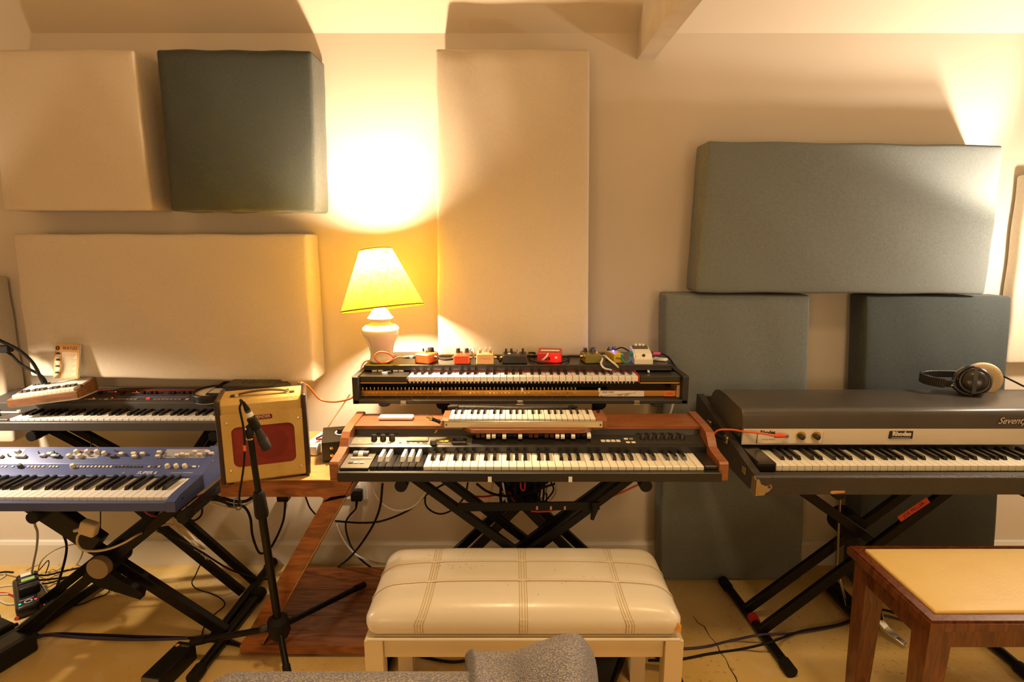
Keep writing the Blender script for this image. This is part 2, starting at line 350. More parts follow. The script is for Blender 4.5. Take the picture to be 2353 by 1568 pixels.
# ------------------------------------------------------------------ room shell
WY = 2.36; CZ = 2.228; X0, X1, Y0 = -2.75, 2.75, -2.4; TOPZ = 2.9; SY = WY - .8 * (TOPZ - CZ)
def struct(name, mb, m, parent=None, label=None):
    o = mb.build(name, m, parent)
    if parent is None: o['kind'] = 'structure'
    if label: o['label'] = label
    return o
fl = struct('floor', MB().box((X0 - .1, Y0 - .1, -.1), (X1 + .1, WY + .1, 0)), M_floor)
wb = struct('wall_back', MB().box((X0 - .1, WY, 0), (X1 + .1, WY + .1, CZ)), M_wall)
struct('wall_left', MB().box((X0 - .1, Y0 - .1, 0), (X0, WY, TOPZ)), M_wall)
struct('wall_right', MB().box((X1, Y0 - .1, 0), (X1 + .1, WY, TOPZ)), M_wall)
struct('wall_front', MB().box((X0, Y0 - .1, 0), (X1, Y0, TOPZ)), M_wall)
struct('ceiling', MB().prism([(WY + .1, CZ), (WY, CZ), (SY, TOPZ), (Y0 - .1, TOPZ), (Y0 - .1, TOPZ + .1), (SY + .06, TOPZ + .1), (WY + .1, CZ + .12)], X0 - .1, X1 + .1, 'x'), M_ceil)
struct('trim_1', MB().prism([(WY, 2.133), (WY, CZ), (SY, TOPZ), (Y0, TOPZ), (Y0, 2.133)], .483, .551, 'x'), M_beam, None, 'painted ceiling beam running out from the wall')
struct('baseboard_back', MB().prism([(WY, 0), (WY - .016, 0), (WY - .016, .098), (WY - .010, .112), (WY, .116)], X0, X1, 'x'), M_skirt)
# crack in the concrete
cr = [PZ(u, v, .0004) for u, v in ((1592, 1416), (1604, 1432), (1618, 1440), (1630, 1462), (1648, 1482), (1655, 1500), (1668, 1515), (1676, 1535), (1690, 1556), (1700, 1585))]
c = MB()
for i in range(len(cr) - 1):
    d = (cr[i + 1] - cr[i]).normalized(); s_ = Vector((-d.y, d.x, 0)); w0, w1 = .0012 + .0006 * (i % 3), .0012 + .0006 * ((i + 1) % 3)
    c.add([cr[i] - s_ * w0, cr[i] + s_ * w0, cr[i + 1] + s_ * w1, cr[i + 1] - s_ * w1], [(0, 1, 2, 3)])
struct('crack', c, mat('crack_dark', (.05, .03, .015), .9), fl)
# wall socket and plug
def socket(u, v, label):
    p = PY(u, v, WY); t = thing('wall_socket', label, 'socket', (p.x, WY - .006, p.z - .043))
    box('face_plate', M_white, t, (p.x - .075, WY - .009, p.z - .043), (p.x + .075, WY - .0005, p.z + .043), .003)
    for s in (-1, 1): box('rocker_switch', M_white, t, (p.x + s * .038 - .006, WY - .0125, p.z + .012), (p.x + s * .038 + .006, WY - .009, p.z + .032), .001)
    return p
ps_ = socket(806, 1126, 'white double wall socket above the skirting behind the centre stand')
pl = thing('mains_plug', 'black mains plug pushed into the white wall socket', 'plug', (ps_.x + .035, WY - .03, ps_.z - .03))
MB().rbox((.05, .036, .05), .008, (2, 2, 2), Matrix.Translation((ps_.x + .035, WY - .031, ps_.z - .01))).build('plug_body', M_black, pl, 50)
MB().cyl((ps_.x + .035, WY - .035, ps_.z - .035), (ps_.x + .03, WY - .04, ps_.z - .07), .007, .004, 10).build('strain_relief', M_rub, pl, 50)
# ------------------------------------------------------------------ acoustic panels
def hexpanel(name, label, m, F, B, r=.012, group=None, puff=.006, seed=0, nrm=None):
    """F, B: front and back corners, each bottom-left, bottom-right, top-left, top-right (as seen)"""
    F = [Vector(q) for q in F]; B = [Vector(q) for q in B]
    sz = ((F[1] - F[0]).length, (B[0] - F[0]).length, (F[2] - F[0]).length)
    rnd = random.Random(seed); ph = [rnd.uniform(0, 6.28) for _ in range(12)]
    def warp(q):
        a, b, c_ = q.x / sz[0] + .5, q.y / sz[1] + .5, q.z / sz[2] + .5
        fb = ((F[0] * (1 - a) + F[1] * a) * (1 - c_) + (F[2] * (1 - a) + F[3] * a) * c_)
        bb = ((B[0] * (1 - a) + B[1] * a) * (1 - c_) + (B[2] * (1 - a) + B[3] * a) * c_)
        p = fb * (1 - b) + bb * b
        e = max(0, 16 * a * (1 - a) * c_ * (1 - c_)) ** .35
        k = (1 - b) * e * puff
        wob = (math.sin(a * 9 + ph[0]) + math.sin(c_ * 8 + ph[1]) + math.sin(a * 17 + c_ * 11 + ph[2])) * .0012
        edge = math.sin(a * 21 + ph[3]) * math.sin(c_ * 19 + ph[4]) * .0016
        return p + Vector((edge, -(k + wob * (1 - b)), edge))
    o = MB().rbox(sz, r, (28, 3, 28), None, warp)
    return o.top(name, m, label, 'acoustic panel', group, 180)
def panel_flat(name, label, m, tl, tr, bl, br, yt, yb, thick, seed, lean=0):
    """front corners by their outline points on a front plane y=yt at the top, y=yb at the bottom; back on y+thick"""
    F = [PY(*bl, yb), PY(*br, yb), PY(*tl, yt), PY(*tr, yt)]
    xa, xb = (F[0].x + F[2].x) / 2, (F[1].x + F[3].x) / 2
    B = [Vector((q.x, yy, q.z)) for q, yy in zip(F, (yb + thick, yb + thick, yt + thick, yt + thick))]
    return hexpanel(name, label, m, F, B, seed=seed)
panel_flat('acoustic_panel', 'square cream fabric acoustic panel at the top left', M_cream, (-20, 113), (308, 113), (5, 484), (348, 484), 2.21, 2.21, .145, 1)
panel_flat('acoustic_panel', 'square dark teal acoustic panel high on the wall left of the lamp', M_teal, (357, 112), (715, 115), (392, 485), (727, 487), 2.20, 2.20, .155, 2)
panel_flat('acoustic_panel', 'wide cream acoustic panel below the two square ones, behind the black synth', M_cream, (27, 538), (702, 538), (69, 866), (722, 880), 2.21, 2.20, .145, 3)
panel_flat('acoustic_panel', 'tall upright cream acoustic panel between the lamp and the ceiling beam', M_cream, (1000, 112), (1356, 113), (1006, 820.5), (1352, 820.5), 2.255, 2.165, .085, 4)
panel_flat('acoustic_panel', 'wide blue-grey acoustic panel resting across two standing panels on the right', M_teal_lit, (1627, 323), (2308, 333), (1600, 673), (2266, 677), 2.20, 2.20, .14, 5)
def standing(label, tl, tr, bl, br, zb, yt, seed, m):
    F = [PZ(*bl, zb), PZ(*br, zb), PY(*tl, yt), PY(*tr, yt)]; yb = (F[0].y + F[1].y) / 2; F[0].y = F[1].y = yb
    B = [F[0] + Vector((0, .11, .004)), F[1] + Vector((0, .11, .004)), F[2] + Vector((0, .11, 0)), F[3] + Vector((0, .11, 0))]
    return hexpanel('acoustic_panel', label, m, F, B, seed=seed)
standing('tall teal acoustic panel standing on the floor between the organ and the stage piano', (1530, 676), (1862, 678), (1518, 1337), (1840, 1331), .004, 2.235, 6, M_teal_lit)
standing('tall dark teal acoustic panel standing behind the stage piano, under the headphones side', (1988, 680), (2327, 681), (1970, 1352), (2281, 1352), .004, 2.235, 7, M_teal)
F = [Vector((2.035, 2.29, .945)), Vector((2.6, 2.29, .935)), Vector((2.01, 2.29, 1.70)), Vector((2.6, 2.29, 1.70))]
hexpanel('acoustic_panel', 'cream acoustic panel cut off by the right edge of the picture', M_cream, F, [q + Vector((0, .06, 0)) for q in F], seed=8)
F = [Vector((-2.65, 2.25, .615)), Vector((-2.07, 2.25, .615)), Vector((-2.65, 2.25, 1.30)), Vector((-2.07, 2.25, 1.30))]
hexpanel('acoustic_panel', 'bright white acoustic panel low at the left edge of the picture', M_cream, F, [q + Vector((0, .1, 0)) for q in F], seed=9)
# ------------------------------------------------------------------ table lamp on the clavinet top
def lampshade_mat():
    m = bpy.data.materials.new('yellow_lampshade_paper'); m.use_nodes = True; nt = m.node_tree; N = nt.nodes.new; L = nt.links.new
    nt.nodes.remove(nt.nodes['Principled BSDF']); out = nt.nodes['Material Output']
    tc = N('ShaderNodeTexCoord'); n = N('ShaderNodeTexNoise'); n.inputs['Scale'].default_value = 90; n.inputs['Detail'].default_value = 6; L(tc.outputs['Object'], n.inputs['Vector'])
    r = N('ShaderNodeValToRGB'); r.color_ramp.elements[0].position = .35; r.color_ramp.elements[1].position = .7; r.color_ramp.elements[0].color = (.80, .52, .004, 1); r.color_ramp.elements[1].color = (.92, .66, .014, 1); L(n.outputs['Fac'], r.inputs[0])
    d = N('ShaderNodeBsdfDiffuse'); L(r.outputs[0], d.inputs[0]); t = N('ShaderNodeBsdfTranslucent'); L(r.outputs[0], t.inputs[0])
    mx = N('ShaderNodeMixShader'); mx.inputs[0].default_value = .68; L(d.outputs[0], mx.inputs[1]); L(t.outputs[0], mx.inputs[2]); L(mx.outputs[0], out.inputs[0]); MATS['shade'] = m; return m
LX, LY = -.487, 2.085
lamp = thing('table_lamp', 'lit white ceramic table lamp with a crooked yellow shade', 'lamp', (LX, LY, 1.0))
M_cer = mat('glazed_cream_ceramic', (.82, .76, .64), .12, coat=.5)
T = Matrix.Translation((LX, LY, 1.0))
MB().lathe([(0, .001), (.044, .001), (.046, .006), (.043, .012), (.041, .03), (.045, .055), (.056, .082), (.066, .102), (.069, .115), (.066, .128), (.054, .138), (.040, .144), (.034, .150), (.033, .157), (.046, .161), (.048, .165), (.042, .170), (.034, .182), (.026, .195), (.014, .204), (0, .206)], 40, T).build('ceramic_base', M_cer, lamp, 60)
MB().lathe([(0, .2), (.008, .2), (.008, .23), (.017, .235), (.017, .29), (0, .29)], 16, T).build('bulb_holder', M_brass, lamp, 40)
MB().lathe([(0, .29), (.012, .29), (.016, .31), (.027, .335), (.03, .352), (.027, .37), (.016, .382), (0, .386)], 20, T).build('bulb', mat('bulb_glow', (1, .8, .5), .4, emit=((1, .76, .50), 2300)), lamp, 180)
shp = thing('shade_pivot', None, None); bpy.data.objects.remove(shp)
R = Matrix.Translation((LX + .002, LY, 1.0 + .31)) @ Matrix.Rotation(math.radians(-6.5), 4, 'Y') @ Matrix.Rotation(math.radians(-7), 4, 'X')
R0, R1, ZB, ZT = .150, .058, -.112, .105
sh = MB().lathe([(R0, ZB), (R0 * .75 + R1 * .25, ZB * .75 + ZT * .25), ((R0 + R1) / 2, (ZB + ZT) / 2), (R1 * .75 + R0 * .25, ZT * .75 + ZB * .25), (R1, ZT)], 56, R).build('lamp_shade', MATS.get('shade') or lampshade_mat(), lamp, 180)
for nm, rr, zz, hh in (('lower_trim', R0, ZB, .006), ('upper_trim', R1, ZT - .005, .005)):
    k = (R1 - R0) / (ZT - ZB)
    MB().lathe([(rr + .0006, zz), (rr + .0012, zz), (rr + .0012 + k * hh, zz + hh), (rr + .0006 + k * hh, zz + hh)], 56, R, True).build(nm, mat('tan_tape', (.45, .22, .08), .7), sh, 180)
sp = MB()
for a in range(3): sp.cyl(R @ Vector((0, 0, ZT - .02)), R @ Vector((math.cos(a * 2.094) * (R1 + .006), math.sin(a * 2.094) * (R1 + .006), ZT - .012)), .0012, n=6)
sp.build('shade_spider', M_brass, sh)
# ------------------------------------------------------------------ clavinet
cl = thing('clavinet', 'black vintage clavinet with its front off, golden rail showing, on the upper tier', 'keyboard', (.03, 1.93, .879))
M_case = mat('black_tolex', (.018, .016, .014), .55, bump=(220, .25))
M_cpan = mat('black_lacquer', (.020, .017, .014), .3, coat=.2)
CL0, CL1, CF, CR = -.559, .618, 1.93, 2.19
box('bottom_board', M_case, cl, (CL0, CF, .879), (CL1, CR, .894), .003)
for x in (CL0, CL1 - .02): MB().prism([(CF, .879), (CF, .975), (CF + .006, .979), (2.02, .978), (2.03, .977), (CR, .977), (CR, .879)], x, x + .02).build('side_panel', M_case, cl)
box('back_board', M_case, cl, (CL0 + .02, CR - .015, .894), (CL1 - .02, CR, .977), .001)
box('top_board', M_cpan, cl, (-.540, 2.020, .9775), (.583, 2.262, 1.0), .0025)
KL, KR = -.370, .447
box('key_felt', mat('red_felt', (.55, .02, .012), .95), cl, (KL, 2.019, .9745), (KR + .004, 2.024, .9775), 0)
box('key_bed', M_black, cl, (KL, 1.965, .945), (KR, 2.10, .954), 0)
keyboard(cl, KL + .002, (KR - KL - .002) / 35, 35, 3, 1.955, 2.022, .972, .954, M_wkey2, M_bkey, .55, .009)
# control blocks either side of the keys
lp = MB().box((CL0 + .02, 1.952, .953), (KL - .002, 2.022, .974), .0015).build('left_control_panel', M_cpan, cl)
box('gold_strip', M_brass, cl, (CL0 + .02, 1.952, .948), (KL - .001, 1.96, .952), 0)
for i, u in enumerate((861, 875, 893, 909, 922)):
    q = PZ(u + 1, 853, .9745); box('rocker_tab', M_white, lp, (q.x - .009, q.y - .012, .974), (q.x + .009, q.y + .014, .9805 - .003 * (i == 2)), .001)
q = PZ(884, 860, .974); knob(lp, 'round_knob', M_white, (q.x, q.y, .974), .0115, .008, 0, top=.98)
rp = MB().box((KR + .006, 1.952, .953), (CL1 - .022, 2.022, .974), .0015).build('right_control_panel', M_cpan, cl)
box('gold_strip', M_brass, cl, (KR + .006, 1.952, .948), (CL1 - .022, 1.96, .952), 0)
box('red_edge', mat('red_felt', (0, 0, 0)), cl, (KR + .001, 1.955, .95), (KR + .005, 2.02, .974), 0)
q = PZ(1491.5, 858, .974); MB().bar((q.x, q.y, .974), (q.x - .004, q.y + .004, .985), .007, .012).build('slide_switch', M_white, rp)
# hammer rail and works
box('rail', M_gold, cl, (PY(826, 900, 1.98).x, 1.968, .896), (PY(1560, 900, 1.98).x, 1.985, .917), .001)
box('inner_plate', M_black, cl, (CL0 + .02, 2.04, .894), (CL1 - .02, 2.05, .953), 0)
box('rail_deck', M_gold, cl, (KR - .1, 1.985, .913), (CL1 - .03, 2.04, .916), 0)
box('bare_wood_cheek', M_teakt, cl, (CL1 - .032, 1.958, .895), (CL1 - .0205, 2.04, .942), .001)
sc_ = MB(); ti = MB(); hm = MB()
for i in range(56):
    u = 831 + i * 8.93
    if u > 1356: break
    q = PY(u, 903, 1.968); sc_.cyl((q.x, 1.9685, q.z), (q.x, 1.9655, q.z - .0002), .0038, n=8)
    ti.cyl((q.x + .001, 1.980, .916), (q.x + .001, 1.980, .927), .0028, n=6)
    if i % 4 == 1: q = PY(u, 911, 1.968); sc_.cyl((q.x, 1.9685, q.z), (q.x, 1.9665, q.z), .002, n=6)
for i in range(60):
    x = KL + .008 + i * (KR - KL - .01) / 60; hm.bar((x, 1.962, .9545), (x, 1.962, .9465), .004, .004, bev=0)
tag(sc_.build('slotted_screws', M_brass, cl), kind='stuff'); tag(ti.build('tuning_pins', M_brass, cl), kind='stuff'); tag(hm.build('key_tips', M_alu, cl), kind='stuff')
for u in (1011, 1200, 1377): q = PY(u, 893, 1.968); box('rail_clip', M_alu, cl, (q.x - .004, 1.964, .912), (q.x + .004, 1.969, .927), .0008)
a, b = PY(1376.5, 897, 1.9675), PY(1479.5, 915, 1.9675)
note = box('instruction_card', M_paper, cl, (a.x, 1.9664, .8965), (b.x, 1.968, .9165), 0); note['label'] = 'white printed card with a long red arrow'
ar = MB(); p0 = Vector((a.x + .006, 1.9660, .8985)); p1 = Vector((b.x - .032, 1.9660, .910)); ar.bar(p0, p1, .0012, .0005, (0, 1, 0), 0).bar(p1, p1 + Vector((0, 0, .0055)), .0014, .0005, (0, 1, 0), 0)
ar.add([p0 + Vector((-.004, 0, -.0005)), p0 + Vector((.006, 0, -.002)), p0 + Vector((.004, 0, .003))], [(0, 1, 2)]); ar.build('red_arrow', M_orange, note)
pr = MB()
for (x0, z0, n_) in ((.012, .9145, 3), (.035, .9145, 3), (.066, .9045, 3), (.090, .9065, 4)):
    for k in range(n_): pr.box((a.x + x0, 1.9661, z0 - k * .0024), (a.x + x0 + (.020, .016, .018, .012)[k], 1.9664, z0 - k * .0024 - .0008))
tag(pr.build('fine_print', M_ink, note), kind='stuff')
a, b = PY(1526.5, 901, 1.9675), PY(1550, 911, 1.9675); st = box('orange_sticker', mat('orange_sticker_paper', (.80, .20, .04), .7), cl, (a.x, 1.9672, b.z), (b.x, 1.968, a.z), 0)
pr = MB(); [pr.box((a.x + .006, 1.9668, a.z - .003 - k * .003), (b.x - .006, 1.9672, a.z - .004 - k * .003)) for k in range(3)]; tag(pr.build('fine_print', M_red, st), kind='stuff')
for u in (884.5, 1507): q = PY(u, 930, 1.99); MB().lathe([(0, 0), (.017, 0), (.021, .004), (.021, .024), (0, .024)], 18, Matrix.Translation((q.x, 1.985, .857))).build('rubber_foot', mat('grey_rubber', (.10, .095, .085), .7), cl, 50)
for u in (927, 1195, 1463):
    q = PY(u, 924, 1.93); MB().box((q.x - .010, 1.926, .880), (q.x + .010, 1.9305, .892), .001).box((q.x - .013, 1.925, .876), (q.x + .013, 1.93, .8795), .001).build('latch', mat('aged_nickel', (.30, .26, .19), .35, .9), cl)
# ------------------------------------------------------------------ drawbar organ
og = thing('drawbar_organ', 'black drawbar organ with red-brown wooden end cheeks on the centre stand', 'keyboard', (.05, 1.77, .735))
M_obody = mat('black_organ_body', (.014, .012, .010), .35)
M_opan = mat('charcoal_panel', (.035, .031, .026), .32, .2)
M_olp = mat('champagne_panel', (.11, .092, .058), .35, .3)
OL, OR = -.523, .630
box('key_slip', M_obody, og, (OL, 1.60, .735), (OR - .002, 1.93, .764), .002)
chk = [(1.612, .735), (1.612, .786), (1.618, .792), (1.69, .797), (1.715, .803), (1.733, .825), (1.752, .840), (1.80, .846), (1.935, .850), (1.945, .845), (1.945, .735)]
MB().prism(chk, -.548, -.521).build('end_cheek', M_brown, og); MB().prism(chk, .623, .650).build('end_cheek', M_brown, og)
MB().prism([(1.73, .764), (1.73, .796), (1.742, .800), (1.80, .811), (1.806, .828), (1.93, .830), (1.93, .764)], -.521, .623).build('upper_body', M_obody, og)
TB = []
for x, y in ((-.521, 1.803), (-.20, 1.803), (-.165, 1.800), (-.135, 1.768), (-.12, 1.764), (.225, 1.764), (.24, 1.768), (.27, 1.800), (.305, 1.803), (.623, 1.803), (.623, 1.935), (-.521, 1.935)): TB.append((x, y))
MB().prism(TB, .830, .842, 'z').build('top_board', M_brown, og)
CP = ((1.742, .8004), (1.80, .8112))
def onp(u, v): return PS(u, v, *CP)
TL_ = -math.atan((CP[1][1] - CP[0][1]) / (CP[1][0] - CP[0][0])) * -1
keyboard(og, -.2685, .0236, 36, 0, 1.622, 1.745, .775, .756, M_wkey, M_bkey, .62, .012)
# reversed preset octave
box('key_well', M_obody, og, (-.521, 1.64, .764), (.623, 1.74, .768), 0)
pw = .0236 * .98; px0 = -.2685 - 7 * pw - .001
wm_ = MB().box((.0007, 0, -.019), (pw - .0007, .12, 0), .0012).mesh('preset_key', M_bkey); bm_ = MB().add([(-.0065, 0, 0), (.0065, 0, 0), (.0065, .078, 0), (-.0065, .078, 0), (-.0048, .006, .015), (.0048, .006, .015), (.0048, .078, .015), (-.0048, .078, .015)], [(0, 3, 2, 1), (4, 5, 6, 7), (0, 1, 5, 4), (1, 2, 6, 5), (2, 3, 7, 6), (3, 0, 4, 7)]).mesh('white_preset_key', M_wkey2)
for i in range(7):
    obj('preset_key', wm_, og, Vector((px0 + i * pw, 1.622, .775)) - ORG[og])
    if i in (0, 1, 3, 4, 5): obj('white_preset_key', bm_, og, Vector((px0 + (i + 1) * pw, 1.66, .7745)) - ORG[og])
wbk = MB().prism([(1.622, .760), (1.622, .772), (1.745, .779), (1.745, .760)], -.519, px0 - .002).build('wheel_block', M_olp, og)
box('block_front', M_obody, og, (-.519, 1.618, .7645), (px0 - .002, 1.623, .7715), .0005)
box('right_block', M_obody, og, (.582, 1.622, .764), (.622, 1.74, .777), .003)
for u, m_ in ((819, M_dark), (831, M_alu), (843, M_dark)):
    q = PS(u, 1044, (1.622, .772), (1.745, .779)); MB().cyl((q.x - .0075, q.y, q.z - .008), (q.x + .0075, q.y, q.z - .008), .0185, n=20).build('wheel', m_, wbk, 40)
q = PS(831, 1054, (1.622, .772), (1.745, .779)); box('wheel_surround', M_alu, wbk, (q.x - .034, q.y - .004, q.z - .001), (q.x + .032, q.y + .002, q.z + .003), .001)
for u, m_ in ((806, M_dark), (818, M_cream_pl), (832, M_cream_pl)): q = PS(u, 1064, (1.622, .772), (1.745, .779)); box('push_button', m_, wbk, (q.x - .007, q.y - .005, q.z), (q.x + .007, q.y + .005, q.z + .0025), .0006)
# panel skins and controls
p2 = MB().prism([(1.743, .8005), (1.743, .8015), (1.80, .8120), (1.80, .8110)], -.519, -.13).build('left_panel', M_olp, og)
p3 = MB().prism([(1.743, .8005), (1.743, .8010), (1.80, .8117), (1.80, .8110)], .255, .621).build('right_panel', M_opan, og)
M_kn = mat('black_knob', (.020, .018, .016), .25)
for u in (860, 880.5, 901): knob(p2, 'knob', M_kn, onp(u, 1011), .0105, .017)
for u, v in ((827, 1013),): knob(p2, 'panel_screw', M_alu, onp(u, v), .004, .001)
for u in (853, 873.5, 895): q = onp(u, 1019); box('tab_button', M_cream_pl if u < 890 else M_dark, p2, (q.x - .006, q.y - .002, q.z), (q.x + .006, q.y + .002, q.z + .002), 0)
a, b = onp(934, 1016), onp(986, 1007); lcd = MB().prism([(a.y, a.z), (a.y, a.z + .004), (b.y, b.z + .004), (b.y, b.z)], a.x, b.x).build('display_frame', M_obody, p2)
a, b = onp(941, 1013), onp(981, 1009); MB().prism([(a.y, a.z + .003), (a.y, a.z + .0046), (b.y, b.z + .0046), (b.y, b.z + .003)], a.x, b.x).build('lcd_screen', mat('amber_lcd', (.45, .35, .04), .3, emit=((.75, .6, .08), .35)), p2)
for i, u in enumerate((920, 938, 950, 960, 971, 978, 962, 974)):
    q = onp(u, 1019 if i not in (2, 3, 4) else 1016.5); box('tab_button', M_red if i == 1 else M_dark, p2, (q.x - .005, q.y - .0018, q.z), (q.x + .005, q.y + .0018, q.z + .002), 0)
knob(p2, 'data_knob', mat('grey_knob', (.07, .065, .055), .4), onp(995.5, 1020), .0115, .013)
for u in (1014.5, 1026): q = onp(u, 1015); box('push_button', M_yellow, p2, (q.x - .007, q.y - .008, q.z), (q.x + .007, q.y + .007, q.z + .003), .0008)
hb = onp(1056, 1014); hs = MB().box((hb.x - .024, hb.y - .020, hb.z - .002), (hb.x + .024, hb.y + .018, hb.z + .004), .0015).build('half_moon_switch', M_obody, og)
MB().prism([(hb.x + .012 * math.cos(t * math.pi / 8), hb.y - .004 + .014 * math.sin(t * math.pi / 8)) for t in range(9)], hb.z + .004, hb.z + .012, 'z').build('switch_lever', M_dark, hs)
for i in range(4): q = onp(1385.5 + 11.6 * i, 1014.5); box('push_button', M_cream_pl, p3, (q.x - .0068, q.y - .009, q.z), (q.x + .0068, q.y + .008, q.z + .003), .0008)
for u, v, m_ in ((1438, 1010, M_cream_pl), (1450, 1010, mat('grey_button', (.3, .28, .22), .4)), (1443, 1018, M_cream_pl), (1455.5, 1018, M_cream_pl)): q = onp(u, v); box('push_button', m_, p3, (q.x - .0066, q.y - .006, q.z), (q.x + .0066, q.y + .006, q.z + .003), .0008)
for u in (1476, 1494, 1512, 1530.5, 1548.5, 1567): knob(p3, 'knob', M_kn, onp(u, 1009), .0092, .017)
text('maker_lettering', 'HAMMOND XK-3', .0085, onp(1566, 1019.5) + Vector((0, 0, .0016)), M_brass, p3, (12, 0, 0), .0001)
text('gold_lettering', 'drawbar', .006, onp(1226, 1023.5) + Vector((0, -.0005, .001)), M_brass, og, (12, 0, 0), .0001)
# drawbars
M_dbb = mat('brown_drawbar', (.10, .035, .015), .35)
cols = [(1098.4 + 12.1 * i, 'bbwwkwkkw'[i]) for i in range(9)] + [(1219.7, 'b'), (1232, 'b')] + [(1256 + 12.05 * i, 'bbwwkwkkw'[i]) for i in range(9)]
box('drawbar_recess', M_black, og, (-.12, 1.785, .812), (.235, 1.80, .8295), 0)
for i, (u, k) in enumerate(cols):
    ln = {'b': .012, 'w': .022, 'k': .010}[k] + .006 * ((i * 7) % 3) * (k == 'w'); m_ = {'b': M_dbb, 'w': M_wkey2, 'k': M_bkey}[k]
    q = PY(u, 1004, 1.775); d = MB().prism([(1.776 - ln * .5, .8125), (1.774 - ln * .5, .820), (1.778 - ln * .5, .826), (1.79, .827), (1.79, .8125)], q.x - .0063, q.x + .0063).build('drawbar', m_, og)
for u in (1125.4, 1310.6):
    q = PY(u, 1102, 1.6); box('white_tape', M_paper, og, (q.x - .0055, 1.5992, q.z - .0085), (q.x + .0055, 1.6005, q.z + .0085), 0)
q = PY(1000, 993, 1.803); MB().bar((q.x - .002, 1.8025, .815), (q.x + .006, 1.8025, .828), .004, .001, bev=0).build('yellow_tape', M_yellow, og)
# ------------------------------------------------------------------ melodica
ml = thing('melodica', 'wooden melodica with ivory keys and brass mouthpiece lying on the organ top', 'melodica', (.035, 1.84, .842))
MF = 1.784
box('front_rail', mat('cream_enamel_rail', (.72, .62, .42), .25, .3), ml, (-.222, MF, .842), (.297, MF + .012, .862), .001)
box('chrome_strip', M_chrome, ml, (-.222, MF - .0005, .862), (.297, MF + .012, .8645), .0005)
box('body', M_walnut, ml, (-.226, MF + .0125, .8421), (.300, 1.892, .858), .002)
ec = [(MF + .001, .8645), (MF + .02, .8695), (1.885, .8695), (1.892, .862), (1.892, .858), (MF + .0125, .858), (MF + .0125, .8645)]
MB().prism(ec, -.230, -.208).build('end_block', M_brown, ml); MB().prism(ec, .2765, .312).build('end_block', M_brown, ml)
for x0, x1 in ((-.230, -.2225), (.2975, .312)): box('corner_post', M_brown, ml, (x0, MF + .001, .8422), (x1, MF + .013, .866), .001)
keyboard(ml, -.2075, .01858, 26, 0, 1.789, 1.885, .872, .864, M_wkey, M_bkey, .5, .006, bw=.5)
for x in (-.215, .290): MB().cyl((x, MF, .852), (x, MF - .0015, .852), .003, n=10).build('rail_screw', M_dark, ml)
MB().cyl((.293, 1.862, .869), (.293, 1.862, .878), .006, .005, 12).build('vent_button', M_black, ml, 40)
mp0 = Vector((-.2295, 1.80, .856))
MB().lathe([(0, 0), (.011, 0), (.012, .004), (.008, .008), (0, .009)], 16, Matrix.Translation(mp0) @ Matrix.Rotation(-math.pi / 2, 4, 'Y')).build('brass_collar', M_brass, ml, 40)
mpp = [mp0 + Vector(q) for q in ((-.004, 0, 0), (-.020, 0, .005), (-.034, -.001, .011))]
mpx = MB().tube(mpp, [.0085, .006, .007], 12).build('mouthpiece_tube', M_black, ml, 40)
MB().tube([mpp[-1], mpp[-1] + Vector((-.006, 0, .003)), mpp[-1] + Vector((-.007, 0, .0035)), mpp[-1] + Vector((-.018, 0, .008))], [.008, .010, .006, .006], 12).build('brass_tip', M_brass, mpx, 40)
# braided hose behind it, lying against the melodica back
hz = [PY(1053, 937, 1.90), PY(1100, 937.5, 1.90), PY(1150, 938.5, 1.90), PY(1200, 939.5, 1.90), PY(1260, 938, 1.90), PY(1308, 937, 1.90)]
hs_ = thing('gooseneck_hose', 'black braided hose lying along the back of the melodica', 'hose', hz[0])
pts = spline(hz, 10); rs = [.0068 + .0009 * (i % 2) for i in range(len(pts))]
MB().tube(pts, rs, 12).build('braided_tube', mat('braided_black', (.03, .027, .022), .5, bump=(400, .6)), hs_, 60)
MB().tube([hz[0], hz[0] - Vector((.022, 0, 0)), hz[0] - Vector((.036, 0, 0))], [.0098, .0098, .007], 12).build('end_connector', M_rub, hs_, 50)
MB().tube([hz[-1] - Vector((.004, 0, 0)), hz[-1] + Vector((.014, 0, 0)), hz[-1] + Vector((.016, 0, 0)), hz[-1] + Vector((.028, 0, 0))], [.0085, .0105, .006, .006], 12).build('end_connector', M_rub, hs_, 50)
# remote on the organ
rm = thing('remote_control', 'flat white oval remote control lying on the organ top', 'remote', (-.397, 1.875, .842))
MB().rbox((.118, .036, .012), .0058, (8, 4, 1), Matrix.Translation((-.397, 1.875, .8485))).build('body', M_white, rm, 60)
for dx, r in ((-.036, .008), (.008, .004), (.020, .004), (.038, .008)): MB().cyl((-.397 + dx, 1.875, .8543), (-.397 + dx, 1.875, .8552), r, n=16).build('button', mat('pale_grey_plastic', (.6, .58, .53), .4), rm, 40)
